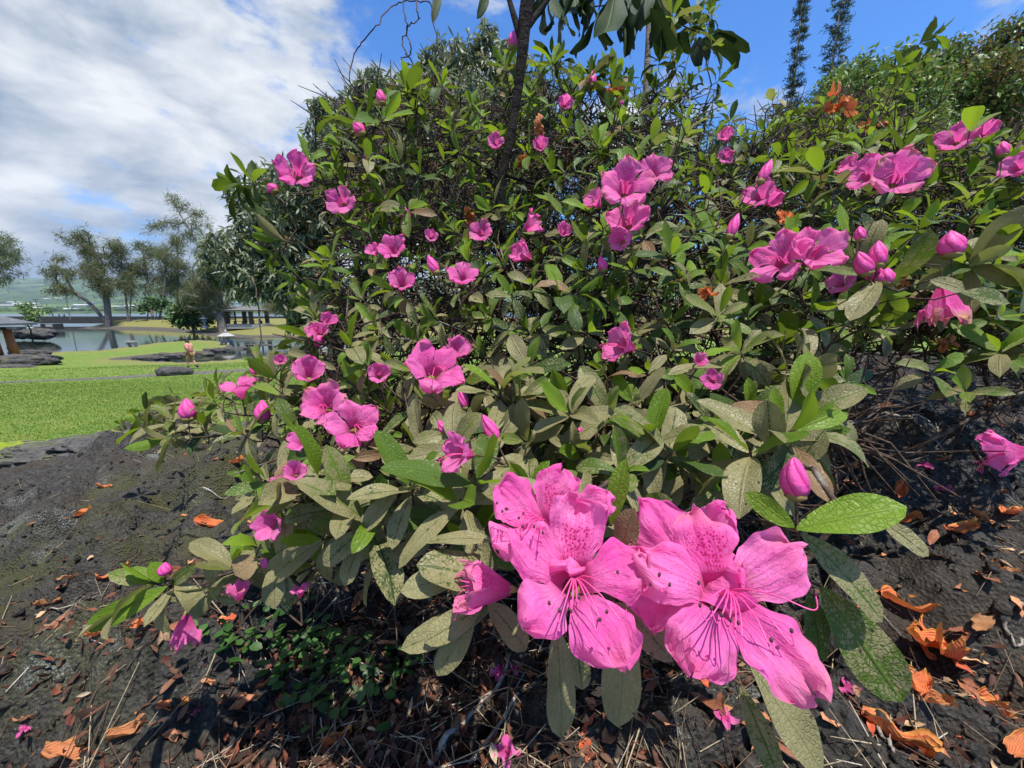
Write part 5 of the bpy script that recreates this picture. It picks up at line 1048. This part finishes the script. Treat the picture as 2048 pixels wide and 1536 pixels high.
# bare tangle inside
q = A[br.integers(0, len(A), 30000)]; qx_, qy_, qd_ = proj(q); q = q[(qd_ > depth_at(qx_, qy_)+0.09) & (q[:, 2] > 0.1) & (qx_ > 640) & (qy_ > 190)]; dd = unit(br.normal(size=q.shape)+[0, 0, 0.2]); mid_ = q + dd*br.uniform(0.02, 0.07, (len(q), 1)); en = mid_ + unit(dd+0.7*br.normal(size=q.shape))*br.uniform(0.02, 0.08, (len(q), 1))
k_ = len(q); v2, f2 = segs_mesh(np.vstack([q, mid_]), np.vstack([mid_, en]), np.r_[np.full(k_, .0019), np.full(k_, .0014)], np.r_[np.full(k_, .0014), np.full(k_, .0007)], 4)
o = mesh_obj('branches', np.vstack([v, v2]), np.vstack([f, f2+len(v)]), 'twig', bush); tag(o, kind='stuff')

# ------------------------------------------------------------------ sapling and vines that grow through the bush
st_base = np.array([*P(985, 700, .80)[:2], 0.0]); st_base[2] = gz(st_base[0], st_base[1])-0.02
sap = empty('tulip_tree_sapling', st_base); tag(sap, 'dark leafy sapling whose stem rises through the azalea out of the picture top', 'sapling')
stem = smooth_path([st_base, P(1000, 560, .78), P(1003, 470, .77), P(1000, 380, .76), P(1020, 280, .75), P(1036, 180, .74), P(1046, 90, .73), P(1052, 20, .72), P(1070, -90, .72), P(1082, -260, .73), P(1100, -420, .75)], 6)
MB().tube(stem, np.interp(np.arange(len(stem)), [0, len(stem)*0.45, len(stem)*0.64, len(stem)*0.8, len(stem)], [.0075, .008, .0115, .0155, .006]), 9).build('stem', 'backlit_bark', sap, smooth=True)
for pts, r_ in (([(1046, 90, .73), (1030, 40, .73), (1010, -30, .74)], .008), ([(1050, 60, .73), (1080, 20, .74), (1110, -20, .75)], .007), ([(1003, 360, .76), (960, 330, .78), (900, 300, .80), (830, 310, .82)], .004), ([(1010, 350, .76), (1080, 370, .80), (1150, 380, .85)], .004)):
    pt = smooth_path([P(*q) for q in pts], 5); MB().tube(pt, np.linspace(r_, r_*0.5, len(pt)), 7).build('branch', 'backlit_bark', sap, smooth=True)
back_stem = smooth_path([np.array([*P(1290, 650, 1.3)[:2], 0.25]), P(1290, 300, 1.3), P(1294, 150, 1.3), P(1297, 60, 1.3), P(1298, -80, 1.3), P(1302, -260, 1.3)], 5)
MB().tube(back_stem, np.linspace(.016, .004, len(back_stem)), 8).build('stem', 'bark', sap, smooth=True)
BL = [((1110, -20), (1125, 95), 40), ((1150, -25), (1150, 62), 55), ((1185, -15), (1195, 100), 45), ((1230, -20), (1215, 105), 60), ((1262, -10), (1255, 70), 60), ((1290, -5), (1240, 95), 50), ((1300, 20), (1330, 95), 45), ((1310, -20), (1345, 60), 50), ((1090, -10), (1080, 60), 40), ((1165, 20), (1170, 110), 45), ((1240, 30), (1285, 105), 45), ((1350, -30), (1360, 40), 40),
      ((1420, 72), (1505, 95), 26), ((1415, 75), (1492, 122), 34), ((1405, 78), (1458, 118), 34), ((1400, 80), (1425, 128), 30), ((1425, 66), (1480, 66), 22), ((1395, 78), (1390, 120), 30), ((975, -25), (968, 20), 18), ((880, -30), (872, 20), 16), ((1300, -30), (1270, 40), 60), ((1200, -40), (1160, 20), 50), ((1120, -40), (1060, 30), 34), ((1345, 75), (1390, 95), 30)]
for _ in range(34):
    q_ = br.uniform(1075, 1350); h_ = br.uniform(-50, 45); BL.append(((q_, h_), (q_+br.normal()*22, h_+br.uniform(45, 85)), br.uniform(20, 32)))
for _ in range(26):
    q_ = br.uniform(1040, 1330); h_ = br.uniform(-420, -70); BL.append(((q_, h_), (q_+br.normal()*25, h_+br.uniform(45, 85)), br.uniform(20, 32)))
for (a0, a1), (b0, b1), wp in BL:
    d0 = 1.0+br.uniform(-.1, .1); a = P(a0, a1, d0); b = P(b0, b1, d0-0.05); d = b-a; L_ = np.linalg.norm(d); n = unit(np.array([br.normal()*.35, 0.5, 0.8]))
    v, f, uv, c = leaves(a[None], unit(d)[None]+n*0.12, n[None], [L_*1.05], [wp*d0/F*1.05], [0.45], [0.2], [0.22], 10, 7, np.array([[.5, 0, 0]]), (0.7, 0.55), seed=int(a0)); mesh_obj('leaf', v, f, 'big_dark_leaf', sap, uv=uv, col=c)
rach = [[(1298, -40, 1.2), (1350, 40, 1.18), (1420, 72, 1.15)], [(1298, -20, 1.2), (1230, -20, 1.16), (1110, -25, 1.15)], [(1298, 20, 1.2), (1240, 10, 1.17), (1165, 15, 1.15)]]
for rc in rach: MB().tube(smooth_path([P(*q) for q in rc], 5), 0.0022, 5).build('leaf_stalk', 'bark_dark', sap, smooth=True)
VN = [('long arching bare vine hanging from the top edge against the sky', [(700, 165), (705, 120), (725, 85), (752, 50), (780, 15), (812, 2), (845, 3), (862, 8), (868, 40), (880, 100), (905, 170)]),
      ('kinked dead vine dangling inside the arching one', [(806, -10), (808, 30), (815, 50), (806, 80), (810, 105), (826, 125)]), ('second kinked vine crossing the dangling one', [(836, -10), (834, 25), (838, 38), (822, 48), (812, 62), (822, 90), (818, 110), (800, 118)]),
      ('thin bare stem rising past the lower pond edge', [(512, 740), (520, 690), (519, 640), (515, 600), (505, 540), (510, 480)])]
for lab, pts in VN:
    dd_ = 0.7; pt = smooth_path([P(a, b, dd_+0.02*math.sin(a)) for a, b in pts], 5); pt = pt + br.normal(size=pt.shape)*0.0012
    o = MB().tube(pt, 0.0011, 5).build('hanging_vine', 'twig', None, smooth=True); tag(o, lab, 'vine', 'bare vines')

# ------------------------------------------------------------------ fallen orange flowers
def crumple(c, L_, W_, rz, seed, dry, curl, nrm=None, n=9, m=13, rim=1.0):
    r = np.random.default_rng(seed); t_ = np.linspace(0, 1, m); s = np.linspace(-1, 1, n); T, S = np.meshgrid(t_, s, indexing='ij')
    w_ = W_*0.5*np.maximum(np.sin(np.pi*(0.08+0.84*T)**0.8), 0.05)**0.7*(1+0.07*np.sin(T*7+seed)*np.sign(S)+0.05*np.sin(T*23+seed*2)); ph = r.uniform(0, 6.28, 5)
    X = (T-0.5)*L_; Y = w_*S*(1-0.25*curl*np.abs(S)); Zz = curl*0.45*W_*(S**2)*(0.6+0.4*np.sin(T*3+ph[0])) + 0.17*W_*np.sin(S*4+ph[1]+T*5)*T + 0.12*W_*np.sin(T*10+ph[2])*np.abs(S) + 0.08*W_*np.sin(T*15+S*6+ph[4]) + curl*0.18*L_*(T-0.5)**2*2 + 0.05*W_*np.sin(S*11+T*9+ph[3])
    if nrm is None: nrm = unit(np.array([r.normal()*.28, r.normal()*.28, 1.0]))
    ex_ = unit(np.cross([-math.sin(rz), math.cos(rz), 0], nrm)); ex_ = ex_ if np.linalg.norm(ex_) > 0.5 else np.array([1.0, 0, 0]); ey_ = np.cross(nrm, ex_)
    v = np.asarray(c) + X[..., None]*ex_ + Y[..., None]*ey_ + (Zz-Zz.min()*0.6)[..., None]*nrm
    i = np.arange(m-1)[:, None]*n + np.arange(n-1)[None]; f = np.stack([i, i+n, i+n+1, i+1], -1).reshape(-1, 4)[:, ::-1]
    return v.reshape(-1, 3), f, np.stack([S*.5+.5, T], -1).reshape(-1, 2), np.tile([min(dry+0.14, 1.0), rim*0.55, 0], (n*m, 1))
def on_ground(px, py):
    """where the ray of a photo pixel meets the lava ground"""
    r_ = FWD + RGT*((px-1024.0)/F) + UPV*((768.0-py)/F); ts = np.linspace(0.25, 5.0, 70)
    for _ in range(2):
        p = CAM + ts[:, None]*r_; h = p[:, 2]-ground_z(p[:, 0], p[:, 1]); k = int(np.argmax(h < 0.0)); k = k if h[k] < 0 else len(ts)-1; ts = np.linspace(ts[max(k-1, 0)], ts[k], 30)
    return p[k] + [0, 0, 0.004], float(np.linalg.norm((p[k]-CAM))/np.linalg.norm(r_))
FALLEN = [  # px, py, length px, angle, dry, kind, label
 (160, 1032, 46, .5, .05, 1, 'bright orange fallen petal lying on mossy lava at the far left'), (470, 930, 48, .1, .15, 1, 'orange fallen petal behind the pale lichen patch under the sprig'), (206, 976, 26, .7, .35, 1, 'small pale orange petal on the mossy slope'),
 (418, 1052, 58, .4, .05, 1, 'orange petal with yellow tip next to the bright green rosette'), (228, 1152, 54, .9, .0, 1, 'vivid orange petal tucked behind the lowest azalea sprig'), (298, 1246, 66, .1, .0, 1, 'orange petal lying between the sprig and the hanging wilted blossom'),
 (206, 1272, 56, .5, .1, 1, 'flat orange petal below the long bright green leaf'), (546, 1362, 70, 1.2, .25, 1, 'orange brown petal standing among the leaf litter'), (345, 1418, 60, .3, .2, 1, 'curled orange petal between two black lava lumps'), (262, 1468, 70, .8, .65, 1, 'dry tan curled petal on the bottom lava lump'),
 (152, 1508, 110, .5, .55, 1, 'long faded orange petal in the bottom corner'), (95, 1212, 44, .4, .7, 1, 'pale dried petal at the left picture edge'), (60, 1440, 52, .2, .85, 1, 'brown dried petal in the litter of the bottom corner'), (140, 1160, 40, 1.0, .8, 1, 'dull brown petal beside a stick tip on the left'),
 (672, 1490, 66, .5, .0, 1, 'red orange petal among twigs at the bottom'), (1900, 1318, 170, .2, .12, 3, 'largest fallen orange flower with spread petals'), (1815, 1222, 96, -.6, .05, 1, 'orange petal under a crossing twig, above the largest fallen flower'), (1838, 1398, 118, -.9, .08, 2, 'pair of orange petals below the largest fallen flower'),
 (1795, 1485, 130, -.7, .2, 1, 'broad orange petal nearest the bottom edge'), (2005, 1440, 130, -.5, .1, 2, 'crumpled orange flower at the lower right corner'), (2035, 1500, 90, .4, .35, 1, 'faded orange petal in the extreme corner'), (1925, 1066, 80, .1, .05, 1, 'red orange petal with a yellow stem end, halfway up the slope'),
 (1800, 982, 54, .8, .0, 1, 'bright red petal standing behind the bright green leaf tip'), (1805, 1045, 70, -.6, .1, 1, 'orange petal touching the grey leaf tip'), (1960, 1040, 50, -.3, .6, 1, 'dry orange petal above the red one on the slope'), (2005, 1150, 70, -.2, .45, 2, 'dry curled flower by the right edge'),
 (2025, 1030, 56, .2, .0, 1, 'bright orange petal cut by the right edge'), (1890, 922, 48, .1, .3, 1, 'orange petal near the lichen bank below the bare branch'), (1950, 835, 34, .1, .1, 1, 'small orange petal beyond the bare branch'), (1985, 815, 30, .1, .1, 1, 'tiny orange petal at the top of the lava slope'), (1700, 940, 40, .2, .6, 1, 'faded petal beside the pink bud'), (1770, 815, 28, .1, .4, 1, 'tiny faded petal under the azalea branches'), (1960, 1250, 70, .3, .9, 1, 'brown withered petal left of the curled root')]
for i, (px, py, lp, rz, dry, kind, lab) in enumerate(FALLEN):
    c, d = on_ground(px, py); L_ = lp*d/F*0.88; e = empty('fallen_flower', c) if kind > 1 else None
    if kind == 1:
        v, f, uv, cc = crumple(c, L_, L_*0.52, rz, 300+i, dry, 0.9); o = mesh_obj('fallen_petal', v, f, 'orange_petal', None, uv=uv, col=cc, loc=tuple(c)); tag(o, lab, 'petal', 'fallen orange petals')
    else:
        r = np.random.default_rng(i); m_ = 4 if kind == 3 else 3
        for k in range(m_):
            a = rz + k*6.283/m_*0.8 + r.normal(0, .2); off = np.array([math.cos(a), math.sin(a), 0])*L_*0.25; l2 = L_*r.uniform(.5, .62)
            v, f, uv, cc = crumple(c+off+[0, 0, 0.006*k], l2, l2*0.66, a, 400+i*7+k, np.clip(dry+(0.5 if k == 0 else 0), 0, 1), 1.0, unit(np.array([math.cos(a)*-.45, math.sin(a)*-.45, 1]))); mesh_obj('petal', v, f, 'orange_petal', e, uv=uv, col=cc)
        v, f, uv, cc = crumple(c+[-.2*L_, 0.2*L_, 0.006], L_*0.42, L_*0.07, rz+1.2, 500+i, 0.0, 0.4, rim=3.0); mesh_obj('calyx', v, f, 'orange_petal', e, uv=uv, col=cc); tag(e, lab, 'fallen flower', 'fallen orange petals')
for i, (px, py, d, lp, dry, lab) in enumerate([(1675, 205, 1.0, 78, .0, 'bright orange tulip tree flower lodged on the upper azalea shoots'), (1738, 258, 1.0, 60, .35, 'duller orange flower lodged just below the bright one'), (1232, 182, .84, 56, .0, 'orange flower caught high in the middle of the bush'), (1080, 252, .82, 50, .45, 'rust coloured withered flower beside the sapling stem'),
         (1042, 332, .80, 50, .05, 'orange flower behind the sapling stem'), (1130, 322, .84, 40, .1, 'small orange flower deep in the bush, right of the stem'), (938, 434, .76, 44, .0, 'orange flower caught left of the stem above a pink blossom'), (1570, 430, .52, 44, .0, 'orange petal caught beside the pink bud and blossom'), (1412, 598, .5, 58, .15, 'glossy orange and red flower caught in the dark heart of the bush'), (1895, 690, .6, 48, .6, 'brown orange petals caught below the bell shaped wilted blossom'), (1805, 570, .5, 30, .0, 'small orange scrap caught beside the pink buds')]):
    c = P(px, py, d); L_ = lp*d/F*0.72; e = empty('lodged_flower', c); r = np.random.default_rng(70+i)
    for k in range(4):
        nn = unit(r.normal(size=3)*.8 + [0, -0.6, 0.4]); v, f, uv, cc = crumple(c+r.normal(size=3)*L_*0.16, L_*r.uniform(.55, .8), L_*0.5, r.uniform(0, 6), 600+i*5+k, np.clip(dry+r.normal(0, .12), 0, 1), 1.1, nn, rim=0.5); mesh_obj('petal', v, f, 'orange_petal', e, uv=uv, col=cc)
    tag(e, lab, 'fallen flower', 'orange flowers lodged in the azalea')
# dropped pink corollas on the ground
for i, (px, py, lp, lab) in enumerate([(1000, 1352, 40, 'small pink blossom dropped among the twigs under the big flowers'), (1030, 1345, 24, 'tiny pink scrap beside the dropped blossom'), (1010, 1515, 60, 'pink blossom dropped by the heart shaped leaf at the bottom edge'), (1450, 1445, 42, 'pale pink corolla dropped between the two big leaves'), (1882, 982, 34, 'bright pink corolla on the black slope'), (395, 1425, 26, 'small pink petal scrap beside the curled orange petal'), (50, 1466, 26, 'pink petal scrap at the left bottom edge'), (770, 1100, 40, 'pink blossom dropped in the dark hollow'), (820, 1110, 44, 'pink blossom dropped at the rim of the dark hollow'), (1850, 935, 30, 'faint pink corolla near the lichen bank'), (1700, 1385, 40, 'pink scrap below the tip of the green leaf')]):
    c, d = on_ground(px, py); R = lp*d/F/2; e = empty('dropped_blossom', c); r = np.random.default_rng(i+5)
    for k in range(4):
        a = k*1.57+r.normal(0, .3); v, f, uv, cc = crumple(c+np.array([math.cos(a), math.sin(a), .1])*R*.5, R*1.1, R*0.9, a, 800+i*5+k, 0, .7, n=5, m=6); mesh_obj('petal', v, f, 'azalea_petal', e, uv=uv, col=np.tile([r.uniform(), 0, .3], (len(v), 1)))
    tag(e, lab, 'blossom', 'dropped pink blossoms')

# ------------------------------------------------------------------ twigs on the ground
TW = [('long pale twig running from the bottom edge up towards the hanging leaves', [(860, 1536), (930, 1455), (1000, 1370), (1030, 1300)], .006), ('second pale twig lying across the long one', [(940, 1536), (1010, 1440), (1070, 1370)], .0045), ('thin lichened stick lying level among the litter', [(780, 1450), (870, 1410), (960, 1395)], .003),
      ('grey branched dead limb on the black slope under the azalea', [(1690, 825), (1760, 832), (1815, 838), (1842, 862), (1872, 890), (1900, 925)], .0075), ('short bent end of the grey dead limb', [(1815, 838), (1865, 850), (1874, 872)], .0055), ('curled pale root by the right edge', [(2048, 1215), (2010, 1225), (2005, 1262), (2030, 1300), (2048, 1290)], .006),
      ('dark branch slanting down the slope to the right edge', [(1760, 740), (1850, 775), (1960, 820), (2060, 880)], .006), ('thin dark stick beside the largest fallen flower', [(1790, 1190), (1830, 1250), (1870, 1320)], .003), ('lichened dark branch below the pink blossom at the edge', [(1940, 890), (1960, 920), (2000, 975)], .006), ('thin grass stem over the black lumps', [(520, 1345), (600, 1290), (680, 1240)], .0012), ('pale stick poking out left of the lowest sprig', [(70, 1235), (140, 1215), (205, 1195)], .003), ('thin twig before the bottom leaf', [(1750, 1460), (1780, 1500), (1800, 1536)], .004),
      ('forked pale twig under the branches of the bush', [(1680, 720), (1680, 770), (1690, 830), (1700, 900)], .003), ('stiff dead twig hanging down from the bush', [(1700, 850), (1695, 920), (1697, 980)], .002), ('fine dark twig across the black slope', [(1880, 990), (1940, 1050), (2040, 1110)], .003), ('white dry stick in the litter hollow', [(400, 980), (450, 1000), (500, 985)], .004)]
for lab, pts, r_ in TW:
    q = np.array([on_ground(min(a, 2046), min(b, 1534))[0] for a, b in pts]); pt = smooth_path(q, 6); pt = pt + br.normal(size=pt.shape)*r_*0.15; zg_ = ground_z(pt[:, 0], pt[:, 1]); pt[:, 2] = np.maximum(pt[:, 2], zg_+r_*0.5)
    o = MB().tube(pt, np.linspace(r_, r_*0.5, len(pt))*0.62, 6).build('fallen_twig', 'dead_twig' if 'dark' not in lab else 'twig', None, smooth=True); tag(o, lab, 'twig', 'twigs on the ground')

# ------------------------------------------------------------------ leaf litter, straw, grass, weeds
def scatter_ground(n, lo, hi, amin, amax, r):
    rr = np.exp(r.uniform(math.log(lo), math.log(hi), n)); a = np.radians(r.uniform(amin, amax, n)); return rr*np.sin(a), rr*np.cos(a)
r = np.random.default_rng(99)
x, y = scatter_ground(42000, 0.25, 3.0, -68, 66, r); zc = ground_z(x, y); lowm = mound_detail(x, y, False); keep = (y < edge_y(x)-0.05) & (r.uniform(0, 1, len(x)) < sstep(-lowm, -0.055, 0.03)*(0.30+0.7*sstep(fbm(x*4, y*4, 5, 2), .40, .58))*(0.35+0.65*sstep(x, -1.2, -0.2))*0.85 + 0.35*sstep(-x, .1, .4)*(1-sstep(y, .6, 1.1)))
x, y, zc = x[keep], y[keep], zc[keep]; N = len(x); o_ = np.stack([x, y, zc+0.003], 1); dist = np.hypot(x, y)
d_ = unit(np.stack([r.normal(size=N), r.normal(size=N), r.normal(size=N)*.25], 1)); pal = np.array([(.07, .026, .015), (.12, .048, .026), (.17, .082, .045), (.30, .19, .11), (.035, .018, .012), (.20, .055, .026), (.38, .30, .2), (.13, .036, .022)])
col = pal[r.choice(len(pal), N, p=[.22, .2, .14, .06, .2, .08, .03, .07])]*r.uniform(.7, 1.2, (N, 1))
v, f, uv, c = leaves(o_, d_, unit(np.array([0, 0, 1.0])+r.normal(size=(N, 3))*.5), r.uniform(.006, .026, N), r.uniform(.003, .009, N), r.uniform(-1.5, 1.8, N), r.uniform(-.5, .9, N), 0.3, 4, 3, col)
o = mesh_obj('leaf_litter', v, f, 'litter', uv=uv, col=c); tag(o, 'brown and rust coloured leaf litter between the lava lumps', 'leaf litter', kind='stuff')
x, y = scatter_ground(9000, 0.25, 3.2, -68, 66, r); lowm = mound_detail(x, y, False); keep = (y < edge_y(x)-0.05) & (r.uniform(0, 1, len(x)) < 0.22+0.6*sstep(-lowm, -0.05, 0.03)); x, y = x[keep], y[keep]; N = len(x); a = r.uniform(0, 6.28, N); L_ = r.uniform(.015, .07, N)
p0 = np.stack([x, y, ground_z(x, y)+.004], 1); x1_, y1_ = x+np.cos(a)*L_, y+np.sin(a)*L_; p1 = np.stack([x1_, y1_, ground_z(x1_, y1_)+r.uniform(.003, .02, N)], 1)
v, f = segs_mesh(p0, p1, r.uniform(.0004, .0011, N), r.uniform(.0003, .0007, N), 4); cc = np.repeat(np.array([(.42, .34, .22), (.22, .14, .08), (.10, .06, .04), (.50, .45, .36)])[r.choice(4, N, p=[.3, .3, .3, .1])], 8, 0)
o = mesh_obj('straw', v, f, 'litter', col=cc); tag(o, 'dry straw and needle bits strewn over the lava', 'straw', kind='stuff')
# lava crumbs
x, y = scatter_ground(9000, 0.25, 3.2, -68, 66, r); keep = y < edge_y(x); x, y = x[keep], y[keep]; N = len(x); sz = np.exp(r.normal(-5.6, .5, N))*(0.7+0.4*np.hypot(x, y)); pc = np.stack([x, y, ground_z(x, y)+sz*.3], 1)
oc = np.array([(1, 0, 0), (-1, 0, 0), (0, 1, 0), (0, -1, 0), (0, 0, 1), (0, 0, -1)], float); fo = np.array([(0, 2, 4), (2, 1, 4), (1, 3, 4), (3, 0, 4), (2, 0, 5), (1, 2, 5), (3, 1, 5), (0, 3, 5)])
v = (pc[:, None] + oc[None]*sz[:, None, None]*r.uniform(.5, 1.2, (N, 6, 1)) + r.normal(size=(N, 6, 3))*sz[:, None, None]*.25).reshape(-1, 3); f = (np.arange(N)[:, None, None]*6+fo[None]).reshape(-1, 3)
o = mesh_obj('lava_gravel', v, f, 'lava', col=np.zeros((len(v), 3)), smooth=False); tag(o, 'black lava crumbs strewn over the ground', 'gravel', kind='stuff')
x, y = scatter_ground(420, 0.3, 2.2, 12, 62, r); x2, y2 = scatter_ground(120, 0.5, 2.4, -62, -20, r); x = np.r_[x, x2]; y = np.r_[y, y2]; keep = y < edge_y(x); x, y = x[keep], y[keep]; N = len(x)
col = np.array([(.62, .12, .05), (.66, .27, .12), (.42, .16, .07), (.60, .38, .20), (.28, .10, .05)])[r.choice(5, N)]*r.uniform(.75, 1.1, (N, 1))
v, f, uv, c = leaves(np.stack([x, y, ground_z(x, y)+.005], 1), unit(np.stack([r.normal(size=N), r.normal(size=N), r.normal(size=N)*.15], 1)), unit(np.array([0, 0, 1.0])+r.normal(size=(N, 3))*.3), r.uniform(.012, .04, N), r.uniform(.006, .016, N), r.uniform(-.9, 1.2, N), r.uniform(-.3, .8, N), 0.5, 6, 5, col)
o = mesh_obj('petal_litter', v, f, 'litter', uv=uv, col=c); tag(o, 'torn orange and tan petal scraps scattered in the litter', 'petal litter', kind='stuff')
# creeping weeds
wv, wf, wu, wc = [], [], [], []; bi = 0
for px, py, n in [(440, 1285, 14), (480, 1290, 14), (550, 1300, 20), (610, 1330, 26), (620, 1300, 20), (600, 1390, 18), (680, 1420, 16), (700, 1340, 12), (560, 1250, 10), (780, 1350, 18), (790, 1320, 14), (850, 1300, 8), (690, 1300, 12), (980, 1500, 8), (660, 1370, 14), (760, 1400, 10), (530, 1330, 10)]:
    c, d = on_ground(px, py); oo = c + np.stack([r.normal(size=n)*.022, r.normal(size=n)*.022, r.uniform(.004, .03, n)], 1); dd_ = unit(np.stack([r.normal(size=n), r.normal(size=n), r.uniform(-.1, .5, n)], 1)); lum = r.uniform(0, 1, n)
    v, f, uv, cc = leaves(oo, dd_, np.array([0, 0, 1.0])+r.normal(size=(n, 3))*.3, r.uniform(.010, .022, n), r.uniform(.007, .013, n), .4, .2, 0, 5, 3, np.stack([lum, lum*0, lum], 1), (0.6, .6)); wv.append(v); wf.append(f+bi); wu.append(uv); wc.append(cc); bi += len(v)
o = mesh_obj('ground_cover', np.vstack(wv), np.vstack(wf), 'shrub_leaf', uv=np.vstack(wu), col=np.vstack(wc)); tag(o, 'small green creeping weeds between the black lava lumps', 'weeds', kind='stuff')
# lawn grass blades near the mound
x, y = scatter_ground(150000, 3.0, 24.0, -62, -5, r); sdp = poly_sd(x, y, POND); xu, yu = (lambda R_, A_: (R_*np.sin(A_), R_*np.cos(A_)))(r.uniform(7, 34, 70000), np.radians(r.uniform(-62, -8, 70000))); x = np.r_[x, xu]; y = np.r_[y, yu]; sdp = poly_sd(x, y, POND); keep = (y > edge_y(x)+0.25) & (y < 36) & (sdp > 1.2); 
for a, b in zip(PATH[:-1], PATH[1:]):
    e = b-a; h = np.clip(((x-a[0])*e[0]+(y-a[1])*e[1])/(e @ e), 0, 1); keep &= np.hypot(x-a[0]-e[0]*h, y-a[1]-e[1]*h) > 0.6
x, y = x[keep], y[keep]; N = len(x); hgt = r.uniform(.010, .028, N)*(0.7+np.hypot(x, y)*.04); a = r.uniform(0, 6.28, N); zz_ = land_z(x, y)-.005; wdt = .003+np.hypot(x, y)*.0007
p = np.stack([x, y, zz_], 1); sd_ = np.stack([np.cos(a), np.sin(a), 0*a], 1)*wdt[:, None]; tp = p + np.stack([r.normal(size=N)*.5, r.normal(size=N)*.5, np.ones(N)], 1)*hgt[:, None]
v = np.stack([p-sd_, p+sd_, tp], 1).reshape(-1, 3); f = np.arange(3*N).reshape(-1, 3); gcol = np.array([.09, .165, .02])+(np.array([.24, .34, .05])-np.array([.09, .165, .02]))*r.uniform(0, 1, (N, 1)); gcol[r.uniform(0, 1, N) < .07] = (.30, .27, .09)
o = mesh_obj('grass', v, f, 'grass', col=np.repeat(gcol, 3, 0), smooth=False); tag(o, 'short mown grass of the lawn', 'grass', kind='stuff')

# ------------------------------------------------------------------ sea air between here and the hills
def haze():
    o = MB().box((-2000, 2900, 300), (14400, 8900, 616)).build('haze', None); tag(o, 'faint sea haze over the bay', 'haze', kind='stuff')
    m = bpy.data.materials.new('haze'); m.use_nodes = True; t = NT(m.node_tree); MATS['haze'] = m
    vol = t.n('ShaderNodeVolumePrincipled', {'Color': (0.62, 0.78, 1.0, 1), 'Density': 0.000065, 'Anisotropy': 0.2})
    t.n('ShaderNodeOutputMaterial', {'Volume': vol}); o.data.materials.append(m)
haze()
print('tris', sum(len(o.data.polygons)*2 for o in bpy.data.objects if o.type == 'MESH'))
